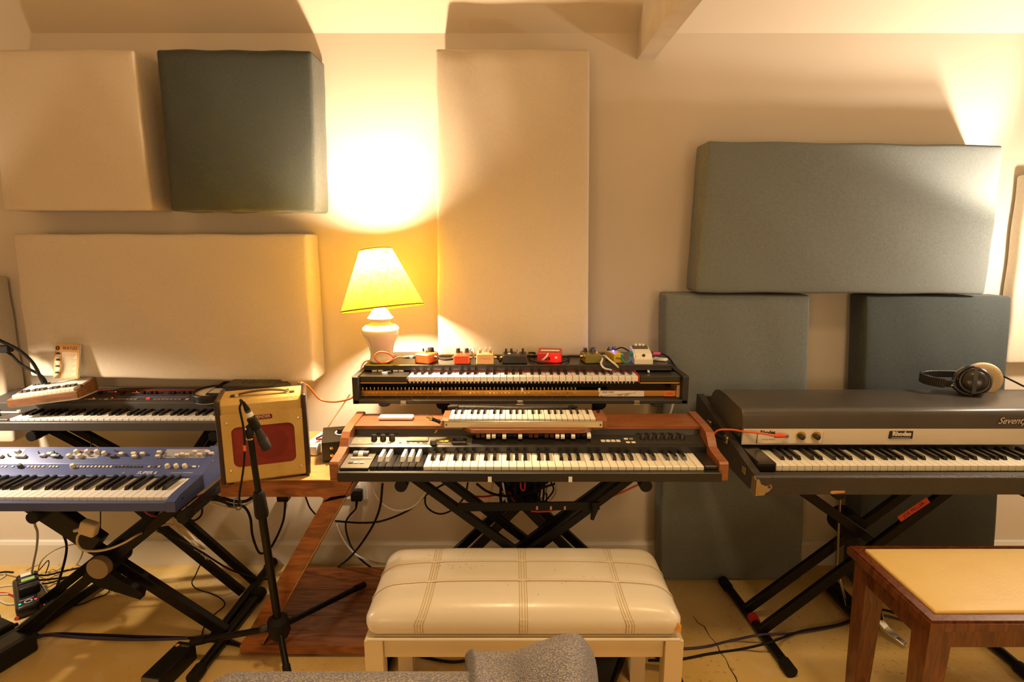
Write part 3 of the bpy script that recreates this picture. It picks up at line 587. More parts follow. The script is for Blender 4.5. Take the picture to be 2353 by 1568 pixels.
# ------------------------------------------------------------------ effect pedals on the clavinet top
ZT_ = 1.0005
def pedal(label, m, u, w_, d_, h_, y, rz=0, bev=.004, slope=0, name='effects_pedal'):
    x = PZ(u, 836, ZT_).x * (y / 2.041)
    t = thing(name, label, 'guitar pedal', (x, y, ZT_), (0, 0, math.radians(rz)), 'effects pedals on the clavinet top')
    # enclosure: front at -y, slightly tapering sides
    mb = MB().box((-w_ / 2, -d_ / 2, 0), (w_ / 2, d_ / 2, h_), bev)
    mb.v = [(x_ * (1 - .05 * z_ / h_), y_ * (1 - .04 * z_ / h_), z_ + slope * (y_ + d_ / 2) * (z_ / h_)) for x_, y_, z_ in mb.v]
    mb.build('enclosure', m, t, None, True); return t
def footsw(t, x, y, z): MB().lathe([(0, 0), (.006, 0), (.006, .004), (.0045, .004), (.0045, .011), (.003, .012), (0, .012)], 12, Matrix.Translation((x, y, z))).build('footswitch', M_chrome, t, 40, True)
def jack(t, x, y, z, sx): MB().cyl((x, y, z), (x + sx * .006, y, z), .0065, n=10).cyl((x + sx * .006, y, z), (x + sx * .010, y, z), .0045, n=10).build('jack_socket', M_brass, t, 40, True)
M_opaint = mat('chipped_orange_paint', (.66, .17, .035), .5, var=(60, (.60, .15, .03), .1), bump=(80, .2))
t = pedal('battered orange pedal with one big black knob, next to the lamp', M_opaint, 981, .062, .075, .036, 2.068, -24)
knob(t, 'knob', M_rub, (.006, .018, .036), .014, .016, local=True); footsw(t, .008, -.012, .036); MB().cyl((-.022, .012, .036), (-.022, .012, .047), .003, n=8).build('toggle', M_rub, t, 40, True); jack(t, .031, .005, .02, 1)
t = pedal('small glossy red pedal with two black knobs left of the gold one', mat('red_orange_gloss', (.58, .055, .012), .3, coat=.4), 1062, .058, .07, .034, 2.058, 0)
for x in (-.016, .016): knob(t, 'knob', M_kn, (x, .016, .034), .009, .017, local=True)
footsw(t, 0, -.012, .034); jack(t, -.028, 0, .018, -1); jack(t, .028, 0, .018, 1)
M_goldp = mat('rose_gold_paint', (.70, .40, .17), .45)
t = pedal('gold pedal with six clear knobs and a printed front', M_goldp, 1115.5, .064, .078, .038, 2.062, 0, .002)
M_clear = mat('clear_knob', (.75, .70, .6), .15, .6)
for x in (-.018, 0, .018):
    for y in (.022, .004): knob(t, 'knob', M_clear, (x, y, .038), .005, .016, local=True, n=10)
for x in (-.018, .018): footsw(t, x, -.022, .038)
text('brand_print', 'CHASEBLISS', .0078, (0, -.0382, .021), mat('rust_ink', (.35, .10, .04), .7), t, (90, 0, 0), .0001, local=True)
for z, w2 in ((.029, .018), (.011, .017)): box('print_rule', MATS['rust_ink'], t, (-w2, -.0384, z), (w2, -.0378, z + .0005), 0, True)
jack(t, .032, 0, .018, 1); jack(t, -.032, 0, .018, -1)
t = pedal('wide black pedal with four knobs, right of the gold one', mat('black_crinkle', (.018, .017, .016), .45, bump=(150, .3)), 1183, .092, .07, .034, 2.062, 0)
for x, h in ((-.033, .014), (-.013, .014), (.030, .015)): knob(t, 'knob', M_kn, (x, .018, .034), .005, h, local=True)
MB().cyl((.009, .014, .034), (.009, .014, .044), .002, n=8).build('toggle', M_kn, t, 40, True); footsw(t, .012, -.010, .034); knob(t, 'white_cap', M_white, (-.02, -.01, .034), .006, .003, local=True); jack(t, -.046, 0, .018, -1)
t = pedal('flat red direct box with a glowing red light and a white cable', M_red, 1263, .094, .075, .036, 2.085, -6, .003, .08, 'direct_box')
MB().cyl((.024, -.0375, .022), (.024, -.0405, .022), .0035, n=12).build('red_light', M_led_r, t, 40, True)
box('white_print', M_paper, t, (-.033, -.012, .0392), (.036, .012, .0404), 0, True)
for x in (-.012, .0): box('slide_switch', M_kn, t, (x - .003, -.039, .012), (x + .003, -.0365, .022), .0005, True)
li = bpy.data.lights.new('red_indicator', 'POINT'); li.energy = .10; li.color = (1, .03, .02); li.shadow_soft_size = .004
lo = bpy.data.objects.new('red_indicator', li); sc.collection.objects.link(lo); q = PZ(1279, 825, 1.022); lo.location = (q.x, 2.036, 1.02)
t = pedal('olive green pedal with dark knobs and a white cable plugged in', M_olive, 1357.5, .064, .09, .034, 2.078, 8, .004)
for x, y in ((-.018, .02), (.004, .008), (.016, .024)): knob(t, 'knob', M_kn, (x, y, .034), .009, .014, local=True)
MB().cyl((.022, -.004, .034), (.022, -.004, .036), .002, n=8).build('red_light', M_led_r, t, None, True); jack(t, -.032, 0, .02, -1); jack(t, .032, 0, .02, 1)
t = pedal('small yellow pedal with a bright blue light', M_yellow, 1411, .040, .088, .034, 2.09, 14, .002)
for x in (-.010, .010): knob(t, 'knob', M_kn, (x, .028, .034), .008, .014, local=True)
MB().lathe([(0, 0), (.003, 0), (.003, .003), (0, .005)], 10, Matrix.Translation((0, .010, .034))).build('blue_light', M_led_b, t, 60, True); footsw(t, .010, -.018, .034)
text('script_print', 'Melody', .012, (.003, -.0443, .018), M_ink, t, (90, 0, 0), .0001, .35, local=True)
li = bpy.data.lights.new('blue_indicator', 'POINT'); li.energy = .08; li.color = (.1, .1, 1); li.shadow_soft_size = .004
lo = bpy.data.objects.new('blue_indicator', li); sc.collection.objects.link(lo); lo.location = (t.location.x, 2.10, 1.056)
# compact white pedal with treadle
x = PZ(1477.5, 836, ZT_).x
t = thing('effects_pedal', 'tall white compact pedal with a treadle and a round black knob, last in the row', 'guitar pedal', (x, 2.07, ZT_), (0, 0, 0), 'effects pedals on the clavinet top')
M_cw = mat('cream_white_enamel', (.78, .74, .62), .35)
MB().prism([(-.042, 0), (-.042, .018), (-.026, .024), (-.020, .034), (.045, .052), (.05, .05), (.05, 0)], -.0335, .0335).build('enclosure', M_cw, t, None, True)
MB().prism([(-.040, .0185), (-.024, .0255), (-.019, .036), (.012, .0445), (.012, .043), (-.019, .0345)], -.027, .027).build('treadle', M_cw, t, None, True)
MB().prism([(.018, .0465), (.018, .048), (.040, .0545), (.040, .052)], -.029, .029).build('dark_panel', mat('brown_panel', (.10, .08, .06), .4), t, None, True)
for x_ in (-.013, .001, .014): knob(t, 'knob', M_cw, (x_, .041, .0525), .0055, .008, local=True)
MB().cyl((.002, -.024, .029), (.002, -.031, .031), .0052, n=14).build('thumbscrew', M_kn, t, 40, True)
q = PZ(1517, 829, ZT_); t = thing('car_key_fob', 'small flat white fob beside the white pedal', 'fob', (q.x, q.y, ZT_), (0, 0, -.5))
MB().rbox((.052, .03, .010), .0045, (5, 3, 1), Matrix.Translation((0, 0, .0052))).build('body', M_white, t, 60, True)
MB().cyl((-.006, 0, .0101), (-.006, 0, .0109), .005, n=14).build('button', MATS['pale_grey_plastic'], t, None, True)
# patch leads on the clavinet
def Z(u, v, z=ZT_ + .005): return PZ(u, v, z)
cable('orange lead looping in front of the lamp into the orange pedal', M_orange, [PY(828, 858, 2.14), PY(832, 840, 2.15), PY(843, 830, 2.15), PY(870, 829, 2.16), Z(894, 832), PY(905, 824, 2.03), PY(893, 813, 2.005), PY(876, 809, 2.0), PY(864, 814, 1.995), PY(862, 825, 1.99), PY(874, 834, 1.995), PY(888, 833, 2.00), PY(905, 826, 2.02), PY(916, 821, 2.03), PY(930, 822, 2.04)], .0032)
jp = thing('jack_plug', 'dark jack plug on the orange lead at the orange pedal', 'plug', PY(932, 822, 2.04)); A = PY(926, 822, 2.04); B_ = PY(956, 820.5, 2.05)
MB().tube([A, A.lerp(B_, .4), A.lerp(B_, .9), B_], [.004, .0062, .0062, .005], 12).build('sleeve', mat('dark_olive_plug', (.06, .055, .03), .4), jp, 50)
MB().tube([A.lerp(B_, .5), A.lerp(B_, .75)], [.0066, .0066], 12).build('white_tape', M_white, jp, 50)
cable('short black lead between the orange and the red pedal', M_rub, [PY(1008, 824, 2.075), PY(1022, 827, 2.05), PY(1040, 826, 2.06)], .0035)
cable('thick grey lead rising between the red and gold pedals', M_grey_c, [PY(1085, 824, 2.07), PY(1089, 810, 2.075), PY(1085, 800, 2.10), PY(1078, 806, 2.16), PZ(1070, 828, ZT_ + .004)], .004)
cable('black lead between the gold and the wide black pedal', M_rub, [PY(1138, 822, 2.07), PY(1146, 826, 2.05), PY(1150, 832, 2.045), PY(1154, 824, 2.07)], .003)
cable('coiled black lead lying round the red direct box', M_rub, [Z(1215, 826), Z(1228, 832), Z(1248, 834.5), Z(1275, 835), Z(1298, 832), Z(1308, 826), Z(1300, 821), Z(1285, 819.5)], .0026)
cable('flat white lead leaving the red direct box', M_white_c, [PY(1259, 813, 2.04), PY(1256, 819, 2.028), PY(1249, 826, 2.025), Z(1243, 831, ZT_ + .004)], .0032)
cable('black lead behind the red direct box', M_rub, [Z(1208, 812), Z(1222, 811, ZT_ + .02), Z(1236, 813)], .0035)
cable('white patch lead drooping over the clavinet keys from the olive pedal', M_white_c, [PY(1381, 821, 2.065), PY(1384, 826, 2.035), PY(1381, 836, 2.01), PZ(1388, 846, .998), PZ(1402, 850, .982), PZ(1416, 851, .979), PZ(1422, 847.5, .984), PY(1414, 838, 2.012), PY(1400, 827, 2.03), PY(1391, 819, 2.05), PY(1386, 817, 2.07)], .0036)
cable('teal patch lead between the yellow and the white pedal', M_teal_r, [PY(1429, 816, 2.065), PY(1429, 822, 2.05), PY(1432, 830, 2.04), PY(1440, 834, 2.035), PY(1448, 828, 2.04), PY(1450, 818, 2.055), PY(1450, 811, 2.075)], .0032)
for u, v in ((1429, 817), (1450, 812)):
    q = PY(u, v, 2.06); MB().rbox((.011, .022, .014), .003, (1, 1, 1), Matrix.Translation(q)).top('patch_plug', M_teal_r, 'teal angled plug at the yellow pedal' if u < 1440 else 'teal angled plug at the white pedal', 'plug', None, 50)
cable('thin black lead arching behind the yellow pedal', M_rub, [PY(1375, 815, 2.12), PY(1400, 812, 2.15), PY(1420, 801, 2.16), PY(1432, 800, 2.15), PY(1448, 809, 2.12)], .0026)
q = PY(1507, 813.5, 2.07); pk = thing('jack_plug', 'pink jack plug in the white compact pedal', 'plug', q)
MB().cyl(q - Vector((.010, 0, 0)), q + Vector((.016, 0, 0)), .0062, n=14).build('sleeve', M_pink, pk, 40)
cable('grey and black lead running off the clavinet from the pink plug', M_rub, [q + Vector((.016, 0, 0)), PY(1525, 815, 2.09), PY(1537, 823, 2.14), PY(1548, 838, 2.21), PY(1556, 850, 2.23), PY(1566, 890, 2.23)], .0035)
# ------------------------------------------------------------------ centre stands
def xfoot(t, p0, p1, r=.017):
    f = MB().cyl(p0, p1, r, n=14).build('floor_bar', M_steel, t, 40); d = (Vector(p1) - Vector(p0)).normalized()
    for a_, s in ((p0, 1), (p1, -1)): MB().cyl(Vector(a_) - d * .004 * s, Vector(a_) + d * .045 * s, r + .004, n=14).build('end_cap', M_rub, f, 40)
def arm(t, x, z, y0, y1):
    f = MB().bar((x, y0 + .004, z), (x, y1, z), .028, .028, (0, 0, 1)).build('support_arm', M_steel, t)
    MB().cyl((x, y0 - .003, z), (x, y0 + .035, z), .019, n=16).build('end_cap', M_rub, f, 40)
cs = thing('keyboard_stand', 'black X-frame stand carrying the drawbar organ behind the white bench', 'keyboard stand', (.04, 1.77, 0))
def xbar(t, p0, p1, w_=.028, d_=.022): return MB().bar(p0, p1, w_, d_, (0, 1, 0)).build('cross_bar', M_steel, t)
def ext(pa, pb, z): k = (z - pa.z) / (pb.z - pa.z); return pa + (pb - pa) * k
for (ua, va, ub, vb, y) in ((971, 1112, 1152, 1243, 1.70), (1037, 1112, 1212, 1243, 1.82), (1394, 1112, 1217, 1241, 1.79), (1430, 1112, 1252, 1243, 1.73)):
    pa, pb = PY(ua, va, y), PY(ub, vb, y); xbar(cs, ext(pa, pb, .715), ext(pa, pb, .03))
arm(cs, -.336, .716, 1.615, 1.93); arm(cs, .405, .716, 1.615, 1.93)
xfoot(cs, (.545, 1.50, .021), (.545, 2.0, .021)); xfoot(cs, (-.43, 1.50, .021), (-.43, 2.0, .021))
a, b = PY(1052, 1166, 1.675), PY(1378, 1162, 1.675)
br = MB().bar(a, b, .006, .028, (0, 0, 1), .001).build('brace_plate', M_steel, cs)
for u in (1234, 1266, 1298): q = PY(u, 1168, 1.671); box('slot', mat('slot_bare', (.45, .3, .14), .6), br, (q.x - .003, 1.6705, q.z - .006), (q.x + .003, 1.6725, q.z + .006), 0)
q = PY(1366, 1160, 1.665); kb = MB().tube([(q.x, 1.662, q.z + .008), (q.x, 1.655, q.z - .010), (q.x - .008, 1.655, q.z - .045)], [.011, .011, .006], 10).build('tightening_lever', M_rub, cs, 50)
rs2 = thing('keyboard_stand', 'taller black X-frame stand behind, carrying the clavinet above the organ', 'keyboard stand', (.03, 2.08, 0))
cx_ = .036
for dy, o_ in ((2.05, 0), (2.12, .045)):
    for s in (-1, 1):
        p = PY(1199, 1168, 2.08); slope = 1.06
        xbar(rs2, (cx_ - s * (.70 - .45) / slope, dy, .70), (cx_ + s * (.03 + (p.z - .03) / slope + o_), dy, .03), .034)
for x_ in (-.255, .322): MB().bar((x_, 2.1, .64), (x_, 2.1, .86), .03, .03, (0, 1, 0)).build('tier_post', M_steel, rs2)
arm(rs2, -.255, .862, 1.985, 2.2); arm(rs2, .322, .862, 1.985, 2.2)
MB().cyl((cx_, 2.03, .45), (cx_, 2.14, .45), .022, n=18).build('pivot', M_rub, rs2, 40)
xfoot(rs2, (cx_ + .43, 1.98, .021), (cx_ + .43, 2.32, .021)); xfoot(rs2, (cx_ - .43, 1.98, .021), (cx_ - .43, 2.32, .021))
# tangle of leads between organ and brace
TG = 1.87
tang = [('black lead hanging in a deep loop left of the centre stand', M_rub, [PY(879, 1112, 1.9), PY(872, 1170, 1.95), PY(850, 1220, 2.0), PY(810, 1275, 2.08), PZ(770, 1309, .006)], .0042),
 ('thick white lead looping under the organ at the left', M_white_c, [PY(852, 1100, 1.95), PY(862, 1135, 1.95), PY(890, 1165, 1.95), PY(922, 1173, 1.95), PY(955, 1160, 1.95), PY(982, 1128, 1.95)], .005),
 ('long black lead sweeping from the Z table to the centre stand', M_rub, [PY(770, 1198, 2.05), PY(830, 1202, 2.05), PY(880, 1197, 2.05), PY(940, 1172, 2.02), PY(985, 1133, 1.98), PY(1030, 1108, 1.92)], .004),
 ('black lead drooping beside the centre stand leg', M_rub, [PY(978, 1130, 2.05), PY(978, 1160, 2.05), PY(995, 1177, 2.05), PY(1018, 1181, 2.05), PY(1045, 1168, 2.03), PY(1068, 1140, 2.02), PY(1075, 1110, 2.0)], .0035),
 ('ivory lead running down behind the centre stand to the skirting', M_ivory_c, [PY(1133, 1110, 2.2), PY(1120, 1160, 2.24), PY(1108, 1195, 2.28), PY(1085, 1222, 2.3), PY(1060, 1243, 2.31), PY(1050, 1262, 2.31)], .004),
 ('thick black lead slung under the organ to the cable bundle', M_rub, [PY(1095, 1112, TG), PY(1120, 1130, TG), PY(1155, 1140, TG), PY(1200, 1138, TG), PY(1245, 1122, TG), PY(1275, 1112, TG)], .0045),
 ('red and black striped lead under the organ', M_red, [PY(1088, 1141, 1.9), PY(1112, 1142, 1.9), PY(1140, 1138, 1.9), PY(1170, 1133, 1.9), PY(1178, 1148, 1.9), PY(1192, 1160, 1.9)], .0036),
 ('orange lead rising to the right below the organ', M_orange, [PY(1400, 1143, 1.95), PY(1430, 1132, 1.95), PY(1455, 1120, 1.95), PY(1485, 1106, 1.93)], .0038),
 ('red lead lying along the brace plate', M_red, [PY(1220, 1175, 1.69), PY(1245, 1176, 1.69), PY(1275, 1173, 1.69), PY(1300, 1166, 1.69)], .003),
 ('black lead crossing the grey leads in the cable bundle', M_rub, [PY(1152, 1110, 1.88), PY(1150, 1140, 1.9), PY(1152, 1165, 1.92), PY(1150, 1200, 1.95)], .005),
 ('white lead hanging in the cable bundle', M_white_c, [PY(1155, 1110, 1.87), PY(1160, 1135, 1.88), PY(1166, 1160, 1.9)], .0035),
 ('dark red lead looping at the middle of the cable bundle', M_red, [PY(1196, 1110, 1.84), PY(1197, 1122, 1.84), PY(1203, 1128, 1.84), PY(1206, 1120, 1.84), PY(1206, 1110, 1.84)], .003)]
for l_, m_, p_, r_ in tang: cable(l_, m_, p_, r_)
rb = MB()
rnd = random.Random(3)
for i in range(26):
    u0 = rnd.uniform(1166, 1232); v0 = 1108; y0 = rnd.uniform(1.86, 2.0); u1 = u0 + rnd.uniform(-18, 14); v1 = rnd.uniform(1140, 1162); u2 = u1 + rnd.uniform(8, 30)
    rb.tube(spline([PY(u0, v0, y0), PY((u0 + u1) / 2 - 4, (v0 + v1) / 2, y0 - .02), PY(u1, v1, y0), PY((u1 + u2) / 2 + 3, v1 + 3, y0 + .01), PY(u2, v0 + 8, y0 + .02), PY(u2 + 4, v0, y0 + .02)], 5), rnd.choice((.003, .004, .0035)), 6)
o = rb.top('cable_bundle', M_rub, 'thick tangle of black leads under the middle of the organ', 'cables', None, 180); o['kind'] = 'stuff'
for i, (m_, u, lab) in enumerate(((M_rub, 1266, 'black lead fanning down right of the cable bundle'), (M_grey_c, 1252, 'grey lead fanning down right of the cable bundle'), (M_ivory_c, 1276, 'ivory lead curving down at the right side of the cable bundle'), (M_black, 1242, 'thin black lead nearest the cable bundle'))):
    cable(lab, m_, [PY(u, 1108, 1.93), PY(u + 6 - 2 * i, 1125, 1.93), PY(u - 4, 1142, 1.93), PY(u - 22, 1160, 1.94), PY(u - 38, 1170, 1.96)], .0032)
cable('thin black lead dropping from the brace to behind the bench', M_rub, [PY(1256, 1135, 1.80), PY(1256, 1180, 1.85), PY(1252, 1210, 1.88), PY(1242, 1243, 1.9), PY(1240, 1262, 1.92)], .003)
cable('white lead curving from the wall socket to the floor', M_white_c, [PY(775, 1205, 2.2), PY(790, 1240, 2.18), PY(815, 1272, 2.15), PY(850, 1290, 2.1), PZ(885, 1297, .01)], .0042)
cable('black mains lead dropping from the wall socket plug', M_rub, [Vector((ps_.x + .03, WY - .04, ps_.z - .07)), PY(795, 1200, 2.28), PY(802, 1245, 2.24), PY(825, 1282, 2.2), PZ(862, 1312, .008)], .0038)
cable('ivory lead hanging from the clavinet end down the wall', M_ivory_c, [PY(806, 903, 2.28), PY(785, 935, 2.3), PY(762, 968, 2.3), PY(745, 1000, 2.3), PY(738, 1030, 2.28)], .0035)
cable('white lead dropping behind the organ at its right end', M_white_c, [PY(1551, 912, 2.12), PY(1540, 950, 2.12), PY(1535, 968, 2.12)], .005)
cable('orange lead slung from the amplifier to the clavinet', M_orange, [PY(688, 884, 1.95), PY(695, 880, 1.97), PY(712, 892, 2.0), PY(735, 918, 2.02), PY(765, 924, 2.02), PY(790, 921, 2.02), PY(808, 915, 2.03), PY(818, 905, 2.06)], .0033)
q = PY(688, 883, 1.945); MB().cyl(q - Vector((0, .0, .012)), q + Vector((.0, 0, .006)), .006, n=12).top('jack_plug', M_dark, 'dark jack plug standing in the top of the tweed amplifier', 'plug', None, 40)
# ------------------------------------------------------------------ Z-shaped side table
zt = thing('side_table', 'Z-shaped reddish wooden side table under the tweed amplifier', 'table', (-.75, 2.0, 0))
YF, YB = 1.770, 2.255
MB().prism([(-.968, .663), (-.968, .606), (-.632, .606), (-.600, .606), (-.555, .612), (-.527, .663)], YF, YB, 'y').build('top_edge', M_teak, zt)
box('table_top', M_teakt, zt, (-.966, YF + .002, .6625), (-.529, YB - .002, .6655), .001)
lg = MB().prism([(-.640, .6065), (-.628, .600), (-.633, .586), (-.950, .049), (-.879, .049), (-.5305, .652), (-.540, .608)], YF + .001, YF + .15, 'y').build('slanted_leg', M_teak, zt)
MB().prism([(-.8775, .051), (-.5295, .652), (-.5275, .650), (-.875, .050)], YF + .003, YF + .148, 'y').build('pale_core_edge', M_teakt, lg)
n_ = 6
for i in range(n_):
    y0 = YF + (YB - YF) * i / n_; y1 = YF + (YB - YF) * (i + 1) / n_ - .0006
    MB().box((-.955, y0, .012 + .0005 * (i % 2)), (-.508, y1, .048 + .0004 * (i % 3)), .0015).build('base_plank', M_teak, zt)
for x in (-.93, -.54): box('foot_rail', M_teak, zt, (x - .02, YF + .02, 0), (x + .02, YB - .02, .0125), .001)
# ------------------------------------------------------------------ tweed amplifier
yaw = math.radians(19.2)
am = thing('guitar_amplifier', 'small tweed guitar amplifier with a dark red grille, turned on the side table', 'amplifier', (-.806, 1.761, .6665), (0, 0, yaw))
M_tweed = mat('lacquered_tweed', (.62, .42, .125), .5, var=(9, (.52, .33, .08), .25), bump=(140, .35), coat=.15)
M_vinyl = mat('brown_vinyl', (.028, .012, .007), .38, bump=(90, .2))
W, D, Hh = .134, .152, .279
MB().prism([(.008, .006), (.008, Hh - .014), (.018, Hh - .003), (.03, Hh), (D - .01, Hh), (D, Hh - .01), (D, .006)], -W + .010, W - .010).build('cabinet', M_tweed, am, None, True)
for s in (-1, 1):
    MB().rbox((.016, D + .012, Hh + .002), .0075, (1, 4, 6), Matrix.Translation((s * (W - .006), D / 2 + .002, Hh / 2 + .005))).build('side_cover', M_vinyl, am, 60, True)
def rrect(x0, z0, x1, z1, r, n=6):
    out = []
    for cx2, cz2, a0 in ((x1 - r, z1 - r, 0), (x0 + r, z1 - r, 90), (x0 + r, z0 + r, 180), (x1 - r, z0 + r, 270)):
        out += [(cx2 + r * math.cos(math.radians(a0 + 90 * k / n)), cz2 + r * math.sin(math.radians(a0 + 90 * k / n))) for k in range(n + 1)]
    return out
inn = rrect(-W + .040, .057, W - .040, .193, .020); cx0, cz0 = 0, .125
outr = []
for x, z in inn:
    dx, dz = x - cx0, z - cz0; k = min((W - .012 - cx0) / abs(dx) if abs(dx) > 1e-6 else 9e9, ((Hh - .008 - cz0) if dz > 0 else (cz0 - .006)) / abs(dz) if abs(dz) > 1e-6 else 9e9); outr.append((cx0 + dx * k, cz0 + dz * k))
# corners of the frame
fr = MB(); n = len(inn)
fr.add([(x, .000, z) for x, z in inn] + [(x, .000, z) for x, z in outr] + [(x, .010, z) for x, z in inn] + [(x, .010, z) for x, z in outr],
       [(i, (i + 1) % n, n + (i + 1) % n, n + i) for i in range(n)] + [(i, 2 * n + i, 2 * n + (i + 1) % n, (i + 1) % n) for i in range(n)] + [(n + i, n + (i + 1) % n, 3 * n + (i + 1) % n, 3 * n + i) for i in range(n)])
for sx in (-1, 1):
    for zc in (.006, Hh - .008):
        near = sorted(range(n), key=lambda i: (outr[i][0] - sx * (W - .012)) ** 2 + (outr[i][1] - zc) ** 2)[:2]
        i, j = near; fr.add([(sx * (W - .012), 0, zc), (outr[i][0], 0, outr[i][1]), (outr[j][0], 0, outr[j][1])], [(0, 1, 2)])
fr.build('front_baffle', M_tweed, am, None, True)
M_grille = mat('oxblood_grille', (.26, .028, .012), .8, bump=(600, .5), var=(30, (.22, .02, .01), .2))
gr = MB().prism(rrect(-W + .036, .053, W - .036, .197, .022), .005, .008, 'y').build('grille_cloth', M_grille, am, None, True)
MB().lathe([(0, 0), (.040, .0005), (.055, .0)], 32, Matrix.Translation((.018, .0048, .128)) @ Matrix.Rotation(math.pi / 2, 4, 'X')).build('speaker_bulge', mat('oxblood_dark', (.20, .02, .01), .85, bump=(600, .5)), gr, 180, True)
lg_ = MB().box((-.026, -.0026, .213), (.030, .0005, .228), .002).build('name_plate', mat('maroon_plate', (.16, .012, .012), .35), am, None, True)
text('name_lettering', 'FENDER', .0125, (.002, -.0028, .2212), M_alu, lg_, (90, 0, 0), .0003, local=True, sx=1.02)
for x, z in ((-.105, .048), (-.105, .208), (.108, .040), (.108, .205)): MB().lathe([(0, .0025), (.003, .002), (.0045, 0), (0, 0)], 12, Matrix.Translation((x, -.0003, z)) @ Matrix.Rotation(math.pi / 2, 4, 'X')).build('screw', M_chrome, am, 60, True)
hp_ = spline([(-.095, .060, Hh + .003), (-.075, .060, Hh + .006), (-.03, .060, Hh + .013), (.02, .060, Hh + .015), (.06, .060, Hh + .010), (.085, .060, Hh + .004), (.10, .060, Hh + .003)], 6)
hd = MB()
for i in range(len(hp_) - 1): hd.bar(hp_[i], hp_[i + 1] + (hp_[i + 1] - hp_[i]) * .15, .004, .018, (0, 1, 0), .001)
hdo = hd.build('leather_handle', mat('brown_leather', (.07, .035, .016), .5), am, None, True)
for x in (-.075, .078): MB().box((x - .006, .048, Hh - .001), (x + .006, .072, Hh + .010), .002).build('handle_loop', M_chrome, hdo, None, True)
for x in (-.11, .11):
    for y in (.02, .13): MB().cyl((x, y, -.0005), (x, y, .008), .010, n=12).build('rubber_foot', M_rub, am, 40, True)
# ------------------------------------------------------------------ black splitter box, white strip on the table
q = PZ(765, 1060, .666); sb = thing('switch_box', 'black metal box with two toggle switches behind the organ cheek', 'electronics box', (-.635, 1.985, .666), (0, 0, .25))
MB().prism([(-.06, .006), (-.06, .075), (.05, .095), (.05, .006)], -.055, .055).build('case', mat('black_box_paint', (.012, .011, .010), .35), sb, None, True)
for z in (.028, .055): MB().cyl((-.022, -.060, z), (-.022, -.067, z), .006, n=10).cyl((-.022, -.067, z), (-.024, -.078, z + .004), .0022, n=8).build('toggle_switch', M_brass, sb, 40, True)
knob(sb, 'dial', M_kn, (.008, .005, .087), .013, .016, .18, True); MB().lathe([(.015, 0), (.02, 0), (.02, .0006), (.015, .0006)], 24, Matrix.Translation((.008, .005, .0872)) @ Matrix.Rotation(.18, 4, 'X'), True).build('dial_ring', M_white, sb, None, True)
MB().cyl((.010, -.060, .052), (.010, -.0615, .052), .008, n=14).build('xlr_socket', M_dark, sb, None, True)
for x in (-.04, .04):
    for y in (-.045, .035): MB().cyl((x, y, 0), (x, y, .008), .007, n=10).build('foot', M_rub, sb, None, True)
MB().rbox((.055, .16, .036), .004, (2, 4, 1), Matrix.Translation((-.735, 2.06, .685)) @ Matrix.Rotation(-.1, 4, 'Z')).top('power_adapter', M_white, 'white block adapter on the table between amplifier and switch box', 'adapter', None, 50)
cable('black lead from the switch box to the amplifier back', M_rub, [PY(792, 1000, 2.03), PY(770, 992, 2.06), PY(748, 998, 2.06), PY(727, 1008, 2.02)], .0034)
cable('red lead plugged in beside the switch box', M_red, [PY(760, 1007, 2.05), PY(745, 1009, 2.04), PY(727, 1010, 2.02)], .0045)
# ------------------------------------------------------------------ microphone and its stand
ms = thing('microphone_stand', 'black tripod microphone stand in front of the tweed amplifier', 'microphone stand', (-.789, 1.72, 0))
hub = PY(640, 1435, 1.72); clip = PY(574, 1000, 1.605); ax = (clip - hub).normalized()
MB().cyl(hub - ax * .05, hub + ax * .44, .0125, n=16).build('lower_tube', M_steel, ms, 40)
cT, cB = hub + ax * .525, hub + ax * .435
MB().tube([cB, cB + ax * .008, cT - ax * .010, cT], [.019, .021, .018, .014], 18).build('clutch', M_rub, ms, 40)
MB().cyl(cT, clip - ax * .005, .0095, n=14).build('upper_tube', M_steel, ms, 40)
MB().cyl(clip - ax * .012, clip - ax * .007, .012, n=14).build('thread_ring', M_brass, ms, 40)
hb_ = MB().tube([hub - ax * .05, hub - ax * .03, hub + ax * .02, hub + ax * .035], [.028, .036, .034, .018], 10).build('tripod_hub', M_rub, ms, 30)
MB().cyl(hub + Vector((-.030, -.028, .01)), hub + Vector((-.042, -.040, .012)), .011, n=12).build('lock_screw', M_dark, hb_, 40)
for f in (PZ(443, 1477, .075), PZ(835, 1345, .062), PY(664, 1566, 1.59)):
    l_ = MB().cyl(hub - ax * .012, f, .0105, n=12).build('leg', M_steel, ms, 40); d = (f - hub).normalized(); MB().cyl(f - d * .05, f + d * .004, .0128, n=12).build('rubber_foot', M_rub, l_, 40)
mc = thing('microphone', 'black dynamic microphone pointing down at the amplifier grille', 'microphone', clip)
mt, mb_ = PY(563, 932, 1.600), PY(613, 1031, 1.648); d = (mb_ - mt)
def al(t): return mt + d * t
MB().tube([al(.30), al(.34), al(.58), al(.62), al(.70), al(.76)], [.0098, .0105, .0110, .0115, .0138, .0142], 20).build('body', mat('black_mic_paint', (.014, .013, .013), .4), mc, 40)
MB().tube([al(.76), al(.775), al(.98), al(1.0)], [.0148, .0153, .0153, .013], 20).build('grille_cap', mat('mic_mesh', (.018, .017, .016), .5, bump=(500, .8)), mc, 40)
MB().tube([al(.28), al(.30), al(.50), al(.52)], [.0125, .0142, .0142, .0125], 16).build('holder_sleeve', M_rub, mc, 40)
MB().tube([al(.40), al(.42) + Vector((-.014, -.006, -.01)), clip + ax * .004, clip - ax * .006], [.009, .011, .0115, .010], 12).build('swivel', M_rub, mc, 40)
MB().cyl(al(.44) + Vector((-.018, -.018, -.004)), al(.44) + Vector((-.018, -.023, -.005)), .004, n=10).build('swivel_screw', M_chrome, mc, 40)
